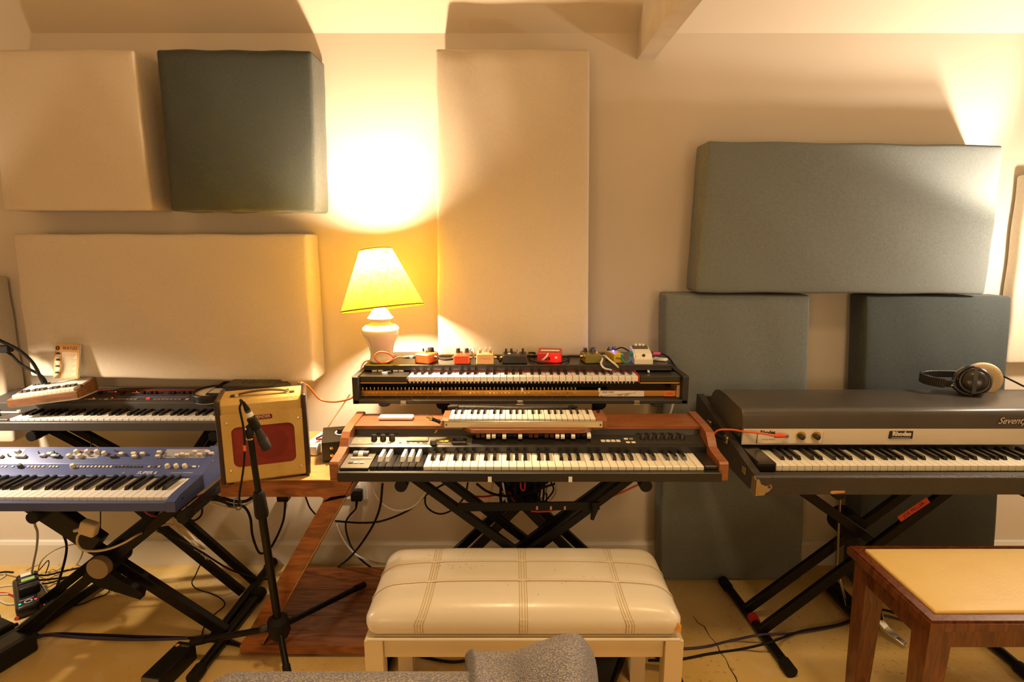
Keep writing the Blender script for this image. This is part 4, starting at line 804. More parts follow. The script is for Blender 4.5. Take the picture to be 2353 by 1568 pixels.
MB().tube([al(.10), al(.12), al(.29)], [.0075, .0085, .0095], 14).build('connector_shell', M_dark, mc, 40)
MB().tube([al(.145), al(.235)], [.0092, .0100], 14).build('white_tape', M_paper, mc, 40)
MB().tube([al(-.06), al(.0), al(.10)], [.0045, .006, .0085], 12).build('cable_boot', M_rub, mc, 40)
ml_ = spline([al(-.05), al(-.10) + Vector((-.004, -.004, .004)), PY(554, 928, 1.58), PY(551, 940, 1.585), PY(558, 975, 1.585), PY(562, 1010, 1.585), PY(561, 1060, 1.60), PY(556, 1100, 1.62), PY(551, 1130, 1.65), PY(547, 1160, 1.70), PY(530, 1165, 1.74), PY(515, 1152, 1.78), PY(500, 1140, 1.84)], 8)
MB().tube(ml_, .0032, 8).top('cable', M_rub, 'black lead hanging from the microphone past the amplifier', 'cable', None, 180)
q = PY(562, 1030, 1.588); MB().cyl(q + Vector((0, 0, .009)), q - Vector((0, 0, .009)), .0042, n=10).top('cable_tape', M_orange, 'orange tape band on the microphone lead', 'tape', None, 40)
q = PY(545, 1160, 1.70); MB().tube(spline([q + Vector((.012 * math.cos(a * .7), .004, .02 * math.sin(a * .7))) for a in range(10)], 4), .0022, 6).top('cable_tie', mat('grey_green_strap', (.10, .13, .10), .7), 'grey-green strap tying the leads under the amplifier', 'strap', None, 180)
# ------------------------------------------------------------------ black analogue synth on the left upper tier
jn = thing('black_synthesizer', 'dark grey synthesizer with red and orange panel stripes on the left upper tier', 'keyboard', (-1.5, 2.15, .748))
M_jb = mat('charcoal_case', (.060, .052, .045), .45)
JX0, JX1 = -2.06, -.945
box('front_strip', M_jb, jn, (JX0, 2.02, .748), (JX1, 2.042, .781), .002)
box('floor_pan', M_dark, jn, (JX0, 2.042, .748), (JX1, 2.30, .762), 0)
MB().prism([(2.145, .762), (2.142, .818), (2.148, .822), (2.30, .838), (2.30, .762)], JX0, JX1).build('panel_body', M_jb, jn)
box('left_end', M_jb, jn, (JX0, 2.042, .762), (-1.888, 2.143, .786), .002)
JP = ((2.148, .8225), (2.30, .8385))
def jp_(u, v): return PS(u, v, *JP)
keyboard(jn, -1.886, .02362, 34, 0, 2.047, 2.142, .787, .773, M_wkey2, M_bkey, .62, .011)
def strip(parent, name, m, u0, v0, u1, v1, pl, h=.0008):
    a, b = PS(u0, v1, *pl), PS(u1, v0, *pl); return MB().prism([(a.y, a.z), (a.y, a.z + h), (b.y, b.z + h), (b.y, b.z)], a.x, b.x).build(name, m, parent)
strip(jn, 'red_stripe', M_red, 225, 895.5, 470, 897.5, JP); strip(jn, 'red_stripe', mat('dark_red_stripe', (.18, .02, .015), .5), 215, 909, 470, 910.2, JP)
strip(jn, 'blue_stripe', mat('blue_stripe', (.10, .13, .28), .5), 268, 912, 435, 913.6, JP)
M_cap = mat('slider_cap', (.010, .009, .009), .35)
for u, w_ in ((231, .012), (282, .014), (331, .009), (348, .009), (359, .009), (392, .013), (400, .012), (422, .009), (436, .009), (445, .009), (455, .009)):
    q = jp_(u, 905); box('slider', M_cap, jn, (q.x - w_ / 2, q.y - .008, q.z), (q.x + w_ / 2, q.y + .006, q.z + .010), .001)
for u in (240, 300, 340, 372, 410, 448):
    a = jp_(u, 907); b = jp_(u + 4, 900); MB().bar(a, b, .0012, .0006, (0, 0, 1), 0).build('slider_slot', M_ink, jn)
for i, (u, m_) in enumerate([(199, M_orange), (208, M_cream_pl), (216, M_cream_pl), (231, MATS['grey_button']), (244, M_cream_pl)] + [(256 + 9.4 * k, MATS['grey_button']) for k in range(7)] + [(357 + 9.4 * k, MATS['grey_button']) for k in range(7)] + [(431, M_cream_pl), (445, M_orange), (455, M_orange)]):
    q = jp_(u, 918); box('push_button', m_, jn, (q.x - .006, q.y - .006, q.z), (q.x + .006, q.y + .005, q.z + .002), .0005)
for u, v in ((258, 916), (215, 917), (266, 902), (314, 902)): q = jp_(u, v - 1); MB().cyl((q.x, q.y, q.z), (q.x, q.y, q.z + .0025), .002, n=8).build('red_light', M_led_s, jn)
text('digit_display', '88', .014, jp_(340, 917.5) + Vector((0, 0, .0022)), M_led_s, jn, (25, 0, 0), .0002)
for u, v in ((258, 901), (313, 903)): q = jp_(u, v); box('cream_bar', M_cream_pl, jn, (q.x - .018, q.y - .003, q.z), (q.x + .014, q.y + .003, q.z + .001), 0)
q = PZ(10, 952, .787); MB().cyl((-1.955, 2.085, .786), (-1.955, 2.083, .806), .006, .004, 10).cyl((-1.955, 2.083, .806), (-1.955, 2.083, .811), .007, n=10).build('bender_lever', M_kn, jn, 40)
MB().bar((-1.99, 2.115, .790), (-1.90, 2.115, .790), .008, .006).cyl((-1.905, 2.113, .790), (-1.905, 2.113, .800), .006, n=10).build('portamento_lever', M_alu, jn)
# ------------------------------------------------------------------ wooden rhythm box on the synth
bx = thing('rhythm_box', 'small wood-sided keyboard box with piano-style buttons on the dark synth', 'drum machine', (-1.758, 2.115, .842), (-.04, -.10, math.radians(10))); bx.scale = (.92, 1.12, 1.25)
MB().prism([(-.065, .004), (-.065, .024), (-.058, .026), (-.012, .031), (-.012, .037), (.062, .046), (.066, .044), (.066, .004)], -.128, .128).build('wooden_case', M_walnut, bx, None, True)
MB().prism([(-.061, 0), (-.064, .0045), (.064, .0045), (.060, 0)], -.126, .126).build('base_tray', M_cream_pl, bx, None, True)
MB().prism([(-.010, .0372), (-.010, .0388), (.060, .0475), (.060, .0459)], -.118, .118).build('silver_panel', mat('pale_panel', (.72, .70, .66), .35, .2), bx, None, True)
for i in range(14):
    x = -.112 + i * .0162
    MB().prism([(-.056, .026), (-.056, .034), (-.050, .0365), (-.014, .038), (-.014, .030)], x, x + .0152).build('ivory_button', M_cream_pl, bx, None, True)
    if i % 7 in (0, 1, 3, 4, 5): MB().prism([(-.036, .037), (-.034, .0435), (-.013, .0435), (-.013, .037)], x + .0105, x + .0215).build('brown_button', mat('brown_button', (.06, .035, .02), .4), bx, None, True)
for i in range(5): box('preset_tab', M_dark, bx, (-.105 + i * .014, .044, .0455), (-.095 + i * .014, .052, .0495), .0008, True)
# ------------------------------------------------------------------ leaning booklet
bkF = [PY(121, 869, 2.150), PY(180, 871, 2.150), PY(138, 791, 2.178), PY(196, 792, 2.178)]
bc = (bkF[0] + bkF[1]) / 2; bkx = (bkF[1] - bkF[0]); bkz = ((bkF[2] + bkF[3]) / 2 - bc)
bk = thing('song_booklet', 'orange-brown booklet leaning against the cream panel above the rhythm box', 'booklet', bc)
ux = bkx.normalized(); uz = bkz.normalized(); uy = uz.cross(ux); BM = Matrix((ux, uy, uz)).transposed()
bk.rotation_euler = BM.to_euler(); bw_ = .096; bh_ = bkz.length
box('pages', M_paper, bk, (-bw_ / 2 + .002, .001, .001), (bw_ / 2 + .001, .006, bh_ - .001), 0, True)
cv = box('cover', mat('orange_card', (.62, .29, .055), .6), bk, (-bw_ / 2, 0, 0), (bw_ / 2, .0012, bh_), .0003, True)
text('title_print', 'BEATLES', .0165, (.010, -.0003, bh_ - .018), M_ink, cv, (90, 0, 0), .0001, local=True, sx=.9)
MB().cyl((-.037, .0002, bh_ - .018), (-.037, -.0004, bh_ - .018), .0085, n=20).build('round_badge', M_ink, cv, None, True)
text('badge_digit', '3', .012, (-.037, -.0006, bh_ - .018), MATS['orange_card'], cv, (90, 0, 0), .0001, local=True)
box('text_block', mat('cream_print', (.72, .58, .36), .7), cv, (-.018, -.0003, .008), (.040, .0004, bh_ - .034), 0, True)
pr = MB()
for i in range(17): pr.box((-.015, -.0006, bh_ - .040 - i * .0052), (.037 - .012 * ((i * 5) % 4) / 3, -.0002, bh_ - .0415 - i * .0052))
tag(pr.build('printed_lines', mat('brown_print', (.30, .18, .08), .8), cv, None, True), kind='stuff')
for i in range(4):
    zc = bh_ - .046 - i * .025
    MB().prism([(-.033 + .011 * math.cos(a * .3927), zc + .013 * math.sin(a * .3927)) for a in range(16)], -.0007, -.0001, 'y').build('oval_portrait', MATS['cream_print'], cv, None, True)
    MB().prism([(-.033 + .0095 * math.cos(a * .3927), zc + .004 + .008 * math.sin(a * .3927)) for a in range(0, 9)], -.0010, -.0006, 'y').build('dark_portrait_hair', M_ink, cv, None, True)
# ------------------------------------------------------------------ small drum, drum machine and slim box on the synth
q = PZ(497, 908, .834); dr = thing('frame_drum', 'small black-rimmed round practice drum on the dark synth beside the amplifier', 'drum', (q.x, 2.172, .829), (.10, 0, 0))
MB().lathe([(.050, .004), (.066, .004), (.067, .010), (.067, .030), (.064, .034), (.056, .034), (.055, .030), (.055, .004)], 36, None, True).build('black_rim', M_black, dr, 40, True)
MB().lathe([(0, .027), (.0555, .027), (.0555, .0285), (0, .029)], 36).build('drum_skin', mat('drum_skin', (.50, .42, .30), .6), dr, 40, True)
MB().lathe([(0, 0), (.062, 0), (.064, .002), (.063, .005), (0, .005)], 36).build('white_base', M_white, dr, 40, True)
sl = thing('slim_device', 'flat black box with a pale top under the drum machine', 'device', (-1.03, 2.19, .833), (.09, 0, 0))
box('case', M_black, sl, (-.16, -.055, 0), (.11, .09, .032), .003, True); box('pale_top', mat('pale_grey_top', (.50, .45, .38), .4), sl, (-.15, -.05, .032), (-.085, .0, .0345), .001, True)
dm = thing('drum_machine', 'black wedge-shaped drum machine lying behind the tweed amplifier', 'drum machine', (-1.0, 2.145, .866), (.0, 0, -.03))
MB().prism([(-.045, .0), (-.045, .030), (-.042, .033), (.042, .037), (.045, .034), (.045, 0)], -.102, .085).build('case', mat('black_grain', (.016, .014, .013), .5), dm, None, True)
MB().prism([(.085, .004), (.085, .032), (.125, .022), (.125, .004)], -.042, .042, 'y').build('side_wedge', MATS['black_grain'], dm, None, True)
for x in (-.05, -.025, -.012, .008, .03, .05): knob(dm, 'knob', M_kn, (x, .01, .0345), .005, .007, local=True)
# cables coming over the left edge
cable('thick black lead coming in over the left edge above the rhythm box', M_rub, [PY(-40, 765, 2.06), PY(0, 783, 2.08), PY(40, 803, 2.09), PY(70, 828, 2.10), PY(85, 850, 2.11), PY(93, 869, 2.125), PY(98, 880, 2.15)], .0062)
cable('second black lead crossing below it at the left edge', M_rub, [PY(-30, 795, 2.10), PY(18, 810, 2.11), PY(45, 835, 2.12), PY(70, 850, 2.13), PY(92, 862, 2.145), PY(102, 872, 2.15), PY(106, 880, 2.16)], .0052)
q = PY(4, 802, 2.09); MB().rbox((.07, .03, .026), .005, (2, 1, 1), Matrix.Translation(q)).top('clamp', M_rub, 'black clamp entering at the left edge above the rhythm box', 'clamp', None, 50)
# ------------------------------------------------------------------ blue synth
bl = thing('blue_synthesizer', 'blue polyphonic synthesizer with cream knobs on the left lower tier', 'keyboard', (-1.5, 1.82, .606))
M_blue = mat('blue_lacquer', (.060, .085, .23), .38, .1)
M_pale = mat('pale_lilac_panel', (.30, .30, .36), .4)
BX0, BX1 = -2.0, -1.058
box('front_strip', M_blue, bl, (BX0, 1.666, .606), (BX1 - .03, 1.682, .636), .002)
box('floor_pan', M_blue, bl, (BX0, 1.682, .606), (BX1 - .03, 1.956, .622), 0)
MB().prism([(1.664, .605), (1.664, .640), (1.70, .650), (1.832, .658), (1.886, .679), (1.952, .716), (1.958, .711), (1.958, .605)], BX1 - .030, BX1).build('end_cheek', M_blue, bl)
MB().prism([(1.833, .622), (1.831, .652), (1.834, .655), (1.885, .674), (1.888, .676), (1.950, .712), (1.956, .708), (1.956, .622)], BX0, BX1 - .030).build('panel_body', M_blue, bl)
B1 = ((1.834, .655), (1.885, .674)); B2 = ((1.888, .676), (1.950, .712))
def b1(u, v): return PS(u, v, *B1)
def b2(u, v): return PS(u, v, *B2)
box('white_key_end', M_wkey2, bl, (BX1 - .0335, 1.70, .634), (BX1 - .0305, 1.832, .648), .001)
nk = 31; kw = .0236; keyboard(bl, BX1 - .034 - nk * kw, kw, nk, (0 - (nk - 1)) % 7, 1.688, 1.834, .645, .628, M_wkey2, M_bkey, .66, .012)
strip(bl, 'pale_panel', M_pale, 160, 1042, 232, 1054, B2); strip(bl, 'pale_panel', M_pale, 372, 1033, 500, 1053, B2); strip(bl, 'pale_panel', M_pale, -10, 1033, 60, 1050, B2)
strip(bl, 'white_line', M_white, -60, 1058.6, 490, 1059.6, B1); strip(bl, 'orange_line', M_orange, 405, 1033.5, 490, 1034.4, B2, .001); strip(bl, 'orange_line', M_orange, 180, 1035.5, 222, 1036.3, B2, .001)
M_cr = mat('cream_knob', (.70, .64, .52), .4); M_gk = mat('slate_knob', (.06, .06, .065), .4)
def c1(x, y): return x / 3.733, 760 + y / 3.733
cap = MB().prism([(-.006, 0), (-.005, .010), (.004, .010), (.006, 0)], -.0075, .0075).mesh('slider_cap', M_cr); capd = MB().prism([(-.006, 0), (-.005, .010), (.004, .010), (.006, 0)], -.0075, .0075).mesh('slider_cap', M_gk)
for x, y in ((155, 1042), (165, 1085), (206, 1085), (372, 1078), (432, 1065), (500, 1085), (975, 1085), (1045, 1064), (1158, 1086), (1152, 1062), (1227, 1063), (1360, 1085), (1372, 1050), (1526, 1078), (1572, 1068), (1612, 1072), (1680, 1046), (1720, 1070), (1785, 1048), (1818, 1062), (10, 1085), (470, 1080)):
    u, v = c1(x, y); q = b2(u, v); sl_ = obj('slider_cap', capd if x in (500, 975) else cap, bl, q - ORG[bl]); sl_.rotation_euler = (.52, 0, 0)
    a = q + Vector((0, -.008, -.0034)); b = q + Vector((.0, .022, .0115)); MB().bar(a, b, .0014, .0008, (0, 0, 1), 0).build('slider_slot', M_ink, bl)
for x, y in ((597, 1085), (690, 1085), (660, 1048), (752, 1048), (835, 1048), (898, 1062)): u, v = c1(x, y); knob(bl, 'knob', M_cr, b2(u, v), .0085, .013, .45)
for x, y in ((75, 1078), (160, 1085), (335, 1055), (468, 1052), (765, 1078), (982, 1035), (1065, 1075), (1420, 1078)): u, v = c1(x, y); q = b2(u, v); MB().cyl(q, q + Vector((.002, -.004, .010)), .0025, n=8).build('toggle_switch', M_chrome, bl, 40)
for x, m_ in ((178, M_gk), (628, M_cr), (1440, M_cr), (1515, M_cr), (1588, M_cr)): u, v = c1(x, 1172); knob(bl, 'knob', m_, b1(u, v), .0085, .013, .36)
bt = [(x, M_cr) for x in (20, 50, 110, 245, 275, 305, 335, 370, 430, 460, 490, 665, 695)] + [(722 + 33 * k, M_cr) for k in range(8)] + [(990 + 32 * k, M_gk) for k in range(8)] + [(1280, M_cr), (1330, M_gk), (1365, M_cr), (1665, M_cr), (1717, M_cr)]
for x, m_ in bt:
    u, v = c1(x, 1170); q = b1(u, v); w2 = .0065 if x > 1600 else .0035; o = MB().box((-w2, -.004, 0), (w2, .004, .0028), .0006).build('push_button', m_, bl, None, True); o.location = q - ORG[bl]; o.rotation_euler = (.36, 0, 0)
for x, y in ((40, 1180), (300, 1180), (410, 1160), (235, 1163), (1045, 1163)): u, v = c1(x, y); q = b1(u, v); MB().cyl(q, q + Vector((0, -.001, .002)), .0016, n=8).build('red_light', M_led_s, bl)
u, v = c1(1262, 1221); text('model_lettering', 'SUPER 6', .019, b1(u, v) + Vector((0, -.0006, .0006)), mat('lilac_print', (.55, .57, .68), .5), bl, (20.4, 0, 0), .0002, .1, offset=.0004)
u, v = c1(1060, 1221); text('model_lettering', '///', .010, b1(u, v) + Vector((0, -.0006, .0006)), MATS['lilac_print'], bl, (20.4, 0, 0), .0002)
u, v = c1(1560, 1221); text('fine_lettering', 'POLYPHONIC SYNTHESIZER', .006, b1(u, v) + Vector((0, -.0006, .0006)), MATS['lilac_print'], bl, (20.4, 0, 0), .0001)
MB().cyl((BX1, 1.706, .632), (BX1 + .0012, 1.706, .632), .0035, n=10).build('case_screw', M_black, bl)
# ------------------------------------------------------------------ left stands
fs = thing('keyboard_stand', 'black X-frame stand in front at the left, carrying the blue synth', 'keyboard stand', (-1.44, 1.86, 0))
ys = 1.86
pT, pP, pR = PY(63, 1160, ys), PY(251, 1289, ys), PY(517, 1451, ys)
xbar(fs, ext(pP, pT, .585), ext(pP, pR, .035), .042, .03)
a, b = PY(409, 1163, 1.83), PY(237, 1303, 1.83); xbar(fs, ext(a, b, .588), ext(a, b, .035), .036, .03)
MB().cyl((pP.x + .02, 1.80, pP.z + .02), (pP.x + .02, 1.775, pP.z + .02), .037, n=28).build('clutch_disc', mat('worn_tan_disc', (.30, .22, .13), .6), fs, 40)
MB().cyl((pP.x + .02, 1.90, pP.z + .02), (pP.x + .02, 1.80, pP.z + .02), .040, n=28).build('clutch_housing', M_rub, fs, 40)
MB().prism([(pP.x - .05, pP.z - .02), (pP.x - .01, pP.z + .045), (pP.x + .07, pP.z - .03), (pP.x + .15, pP.z - .085), (pP.x + .14, pP.z - .11), (pP.x, pP.z - .06)], 1.795, 1.82, 'y').build('release_handle', M_rub, fs)
arm(fs, PY(72, 1176, 1.66).x, .588, 1.66, 2.0); arm(fs, PY(425, 1158, 1.68).x, .588, 1.66, 2.0)
xfoot(fs, (-1.055, 1.65, .022), (-1.03, 2.115, .022), .018); xfoot(fs, (-1.83, 1.64, .022), (-1.82, 2.10, .022), .018)
# power bricks strapped on the bar
d = (ext(pP, pR, .035) - ext(pP, pT, .585)).normalized()
pb0 = pT.lerp(pP, .35)
bkp = MB().bar(pT.lerp(pP, .12) + Vector((.03, -.03, .055)), pT.lerp(pP, .88) + Vector((.03, -.03, .055)), .075, .045, (0, 1, 0), .004)
bkp.top('power_supply', M_black, 'long black power supply lying along the left stand bar', 'power supply')
pv = PY(205, 1214, 1.79); wp = thing('mains_plug', 'cream moulded mains plug hanging on the left stand', 'plug', pv, (0, .35, 0))
MB().rbox((.056, .034, .05), .010, (2, 1, 2)).build('plug_body', M_ivory_c, wp, 60, True); MB().tube([(-.022, 0, -.012), (-.045, -.003, -.026)], [.009, .005], 10).build('strain_relief', M_ivory_c, wp, 40, True)
cable('cream lead curling from the moulded plug round the clutch', M_ivory_c, [PY(190, 1224, 1.785), PY(179, 1232, 1.775), PY(178, 1250, 1.765), PY(190, 1264, 1.76), PY(215, 1267, 1.76), PY(250, 1262, 1.755), PY(285, 1248, 1.76), PY(320, 1228, 1.80), PY(360, 1211, 1.95), PY(400, 1206, 2.05), PY(430, 1222, 2.10), PY(460, 1254, 2.10), PY(470, 1262, 2.12)], .004)
bs = thing('keyboard_stand', 'black X-frame stand at the back left, carrying the dark synth', 'keyboard stand', (-1.45, 2.14, 0))
for (ua, va, ub, vb, y) in ((346, 1191, 566, 1369, 2.10), (400, 1174, 589, 1340, 2.18)):
    pa, pb = PY(ua, va, y), PY(ub, vb, y); xbar(bs, ext(pa, pb, .44), ext(pa, pb, .03), .034)
for (ua, va, ub, vb, y) in ((131, 993, 198, 1028, 2.12), (187, 993, 254, 1028, 2.20)):
    pa, pb = PY(ua, va, y), PY(ub, vb, y); xbar(bs, ext(pa, pb, .735), ext(pa, pb, .44), .034)
for y, u0 in ((2.12, 492), (2.2, 520)):
    pa, pb = PY(u0, 994, y), PY(u0 - 24, 1028, y); xbar(bs, pa + Vector((0, 0, .03)), PY(352, 1185, y), .03); 
for y in (2.08, 2.15): xbar(bs, PY(350, 1185, y), PY(70, 1440, y) + Vector((.0, .0, .06)), .034)
MB().cyl(PY(340, 1181, 2.06), PY(340, 1181, 2.2), .024, n=18).build('pivot', M_rub, bs, 40)
arm(bs, PY(72, 1003, 2.02).x, .727, 2.02, 2.28); arm(bs, PY(490, 998, 2.02).x, .727, 2.02, 2.28)
xfoot(bs, (-1.085, 1.86, .021), (-1.075, 2.335, .021)); xfoot(bs, (-1.79, 1.88, .021), (-1.72, 2.25, .021))
text('stand_lettering', 'On-Stage', .020, PY(464, 1273, 2.082), M_cream_pl, bs, (90, 40, 0), .0003)
# ------------------------------------------------------------------ stage piano
rh = thing('stage_piano', 'black stage piano with a curved lid and pale name rail on the right', 'keyboard', (1.3, 1.85, .688))
M_tol = mat('worn_tolex', (.028, .022, .016), .42, bump=(260, .5), var=(7, (.040, .030, .020), .25))
M_lid = mat('moulded_lid', (.050, .043, .036), .34, var=(5, (.075, .062, .048), .25), bump=(30, .06))
RX0, RX1 = .737, 2.02
MB().prism([(1.615, .688), (1.615, .742), (1.622, .747), (1.645, .747), (1.645, .688)], RX0, RX1).build('front_board', M_tol, rh)
box('bottom_board', M_tol, rh, (RX0 + .02, 1.645, .688), (RX1, 2.19, .700), 0)
MB().prism([(1.645, .688), (1.645, .747), (2.185, .845), (2.195, .840), (2.195, .688)], RX0, RX0 + .024).build('side_board', M_tol, rh)
box('rear_board', M_tol, rh, (RX0 + .024, 2.175, .70), (RX1, 2.195, .835), 0)
KX = .8235
box('key_bed', M_black, rh, (RX0 + .024, 1.66, .70), (RX1, 1.82, .735), 0)
box('key_block', M_bkey, rh, (RX0 + .026, 1.668, .735), (KX - .001, 1.803, .768), .004)
keyboard(rh, KX, .0236, 38, 2, 1.681, 1.815, .754, .735, M_wkey, M_bkey, .68, .012)
# name rail: ridged aluminium
rl = MB().prism([(1.812, .773), (1.806, .776), (1.800, .833), (1.815, .833)], RX0 + .03, RX1).build('name_rail', M_alu, rh)
rg = MB()
for k in range(14): z = .780 + k * .0038; y = 1.806 - (z - .776) / .057 * .006; rg.box((RX0 + .031, y - .0007, z), (RX1, y + .001, z + .0012))
tag(rg.build('rail_ridges', M_alu, rl), kind='stuff')
# lid
lp_ = [(1.800, .833), (1.800, .878), (1.803, .889), (1.811, .896), (1.83, .900), (1.95, .9065), (2.02, .906), (2.055, .898), (2.085, .875), (2.10, .845), (2.10, .80), (1.82, .80), (1.82, .833)]
MB().prism(lp_, RX0 + .022, RX1 - .06).build('lid', M_lid, rh, 50)
MB().tube([(RX0 + .0225, 1.799, .834), (RX0 + .0225, 1.799, .88), (RX0 + .0225, 1.803, .890), (RX0 + .0225, 1.812, .897), (RX0 + .0225, 1.95, .907), (RX0 + .0225, 2.02, .9065)], .0022, 6).build('lid_edge_bead', M_lid, rh, 180)
a, b = PY(1738, 1021, 1.802), PY(1892, 989, 1.802)
pn = MB().prism(rrect(a.x, .781, b.x, .829, .004), 1.8010, 1.8035, 'y').build('control_plate', mat('plate_edge', (.10, .08, .05), .4, .3), rh)
pp = MB().prism(rrect(a.x + .0015, .7825, b.x - .0015, .8275, .003), 1.7998, 1.8012, 'y').build('control_face', M_alu, rh)
text('control_lettering', 'Rhodes', .0165, (PY(1764, 995, 1.80).x, 1.7995, .8205), M_ink, pp, offset=.0006, ext=.0002)
text('control_lettering', 'STAGE PIANO', .0075, (PY(1765, 1012, 1.80).x, 1.7995, .7955), M_ink, pp, ext=.0001, offset=-.0001)
for u, w_ in ((1804, 'INPUT'), (1839, 'BASS BOOST'), (1873, 'VOLUME')): text('control_lettering', w_, .0058, (PY(u, 1017, 1.80).x, 1.7995, .7865), M_ink, pp, ext=.0001, offset=-.0001)
for u in (1840, 1875):
    q = PY(u, 1001, 1.80); MB().cyl((q.x, 1.800, .807), (q.x, 1.7975, .807), .0165, n=28).build('knob_skirt', M_brass, pp, 40)
    MB().tube([(q.x, 1.798, .807), (q.x, 1.786, .8068), (q.x, 1.7845, .8067)], [.0095, .0088, .006], 18).build('knob', M_kn, pp, 40)
    for k in range(9):
        a_ = math.radians(-45 + k * 33.75); MB().box((q.x + .0205 * math.cos(a_) - .0005, 1.7992, .807 + .0205 * math.sin(a_) - .0005), (q.x + .0205 * math.cos(a_) + .0005, 1.7999, .807 + .0205 * math.sin(a_) + .0005)).build('dial_mark', M_ink, pp)
q = PY(1807, 1002, 1.80); MB().cyl((q.x, 1.8, .8075), (q.x, 1.798, .8075), .008, n=16).build('jack_socket', M_chrome, pp, 40)
a, b = PY(2042, 1009, 1.80), PY(2098.5, 992, 1.80); lp = box('logo_plate', M_ink, rh, (a.x, 1.7985, .7985), (b.x, 1.8045, .825), .001)
text('logo_lettering', 'Rhodes', .0205, ((a.x + b.x) / 2 + .001, 1.7982, .8155), M_alu, lp, offset=.0010, ext=.0006)
text('logo_lettering', 'KEYBOARD INSTRUMENTS', .0052, ((a.x + b.x) / 2, 1.7982, .8018), M_alu, lp, ext=.0003)
text('script_lettering', 'Seventy Three', .030, (PY(2292, 969, 1.798).x, 1.7975, .861), M_chrome, rh, shear=.45, offset=.0002, ext=.0015, align='LEFT')
# corner protector, latch, strap handle, worn patches
M_nick = mat('pitted_nickel', (.42, .33, .19), .35, .9, bump=(120, .4))
cp = MB().prism([(RX0 - .002, .688), (RX0 - .002, .735), (RX0 + .008, .739), (RX0 + .016, .722), (RX0 + .030, .716), (RX0 + .046, .722), (RX0 + .050, .712), (RX0 + .044, .702), (RX0 + .032, .694), (RX0 + .026, .686), (RX0, .685)], 1.6125, 1.6155, 'y').build('corner_protector', M_nick, rh)
MB().prism([(1.6125, .686), (1.6125, .737), (1.625, .745), (1.638, .738), (1.640, .70), (1.65, .687)], RX0 - .0025, RX0 + .0002).build('corner_flange', M_nick, cp)
for x, z in ((RX0 + .041, .714), ): MB().cyl((x, 1.612, z), (x, 1.6105, z), .0045, n=12).build('rivet', M_dark, cp, 40)
for y, z in ((1.70, .742), ): MB().rbox((.004, .026, .022), .0018, (1, 2, 2), Matrix.Translation((RX0 - .002, y, z - .012))).build('side_latch', M_nick, rh, 50)
for y in (1.855, 2.02): MB().rbox((.010, .03, .026), .004, (1, 2, 2), Matrix.Translation((RX0 - .005, y, .776))).build('handle_mount', M_nick, rh, 50)
MB().tube([(RX0 - .010, 1.85, .776), (RX0 - .016, 1.90, .772), (RX0 - .016, 1.97, .772), (RX0 - .010, 2.025, .776)], [.006, .009, .009, .006], 8).build('strap_handle', M_rub, rh, 180)
q = PY(1925, 1124, 1.6145); MB().prism([(q.x - .022, .694), (q.x - .018, .700), (q.x + .022, .7005), (q.x + .023, .694), (q.x, .692), (q.x - .016, .690)], 1.6142, 1.6152, 'y').build('bare_wood_patch', mat('bare_wood', (.55, .28, .06), .8, bump=(90, .6)), rh)
cable('orange lead plugged into the stage piano over its left side', M_orange, [PY(1634, 1025, 1.88), PY(1640, 1000, 1.86), PY(1652, 989, 1.85), PY(1680, 988, 1.83), PY(1710, 992, 1.80), PY(1740, 995, 1.785), PY(1770, 1000, 1.775), PY(1780, 1002, 1.775)], .0034)
pg = thing('jack_plug', 'orange jack plug in the stage piano input', 'plug', PY(1785, 1003, 1.775)); A = PY(1779, 1002.5, 1.775); B_ = Vector((q.x, 1.797, .8075)); B_ = PY(1806, 1001.5, 1.787)
MB().tube([A, A.lerp(B_, .1), A.lerp(B_, .85)], [.0045, .0072, .0072], 14).build('sleeve', mat('orange_red_plug', (.70, .07, .02), .35), pg, 40); MB().tube([A.lerp(B_, .85), B_.lerp(Vector((PY(1807, 1002, 1.80).x, 1.798, .8075)), .5)], .0048, 12).build('metal_tip', M_chrome, pg, 40)
# ------------------------------------------------------------------ headphones on the lid
hpn = thing('headphones', 'black headphones with cream ear pads lying on the stage piano lid', 'headphones', (1.63, 1.95, .905))
def disc(c_, n_, prof, name, m, par, seg=36, sq=1.0):
    n_ = Vector(n_).normalized(); z = n_; x = Vector((0, 0, 1)).cross(z).normalized(); y = z.cross(x); Mx = Matrix((x, y * sq, z)).transposed().to_4x4(); Mx.translation = Vector(c_)
    return MB().lathe(prof, seg, Mx).build(name, m, par, 50)
c1_ = PY(2238, 876, 1.945); n1 = Vector((-.50, -.85, .22))
M_cup = mat('black_cup', (.012, .010, .010), .28, coat=.2); M_pad = mat('cream_velour', (.62, .48, .28), .9, bump=(200, .5))
cup = disc(c1_, n1, [(0, .020), (.020, .019), (.034, .014), (.038, .010), (.041, .011), (.049, .007), (.052, .0), (.052, -.012), (.048, -.018), (0, -.018)], 'ear_cup', M_cup, hpn)
disc(c1_, n1, [(.034, -.018), (.049, -.018), (.054, -.028), (.055, -.040), (.047, -.048), (.034, -.044)], 'ear_pad', M_pad, hpn)
nn = n1.normalized(); xx = Vector((0, 0, 1)).cross(nn).normalized(); yy = nn.cross(xx)
bar_ = MB()
bar_.bar(c1_ + nn * .019 - yy * .046 - nn * .006, c1_ + nn * .021, .012, .003, nn, .0005).bar(c1_ + nn * .021, c1_ + nn * .019 + yy * .046 - nn * .006, .012, .003, nn, .0005); bar_.build('cup_bridge', M_dark, cup)
c2_ = c1_ + Vector((.086, .085, -.004)); n2 = Vector((.42, 1, .12))
disc(c2_, n2, [(0, .018), (.034, .014), (.049, .007), (.052, 0), (.052, -.012), (0, -.018)], 'ear_cup', M_cup, hpn)
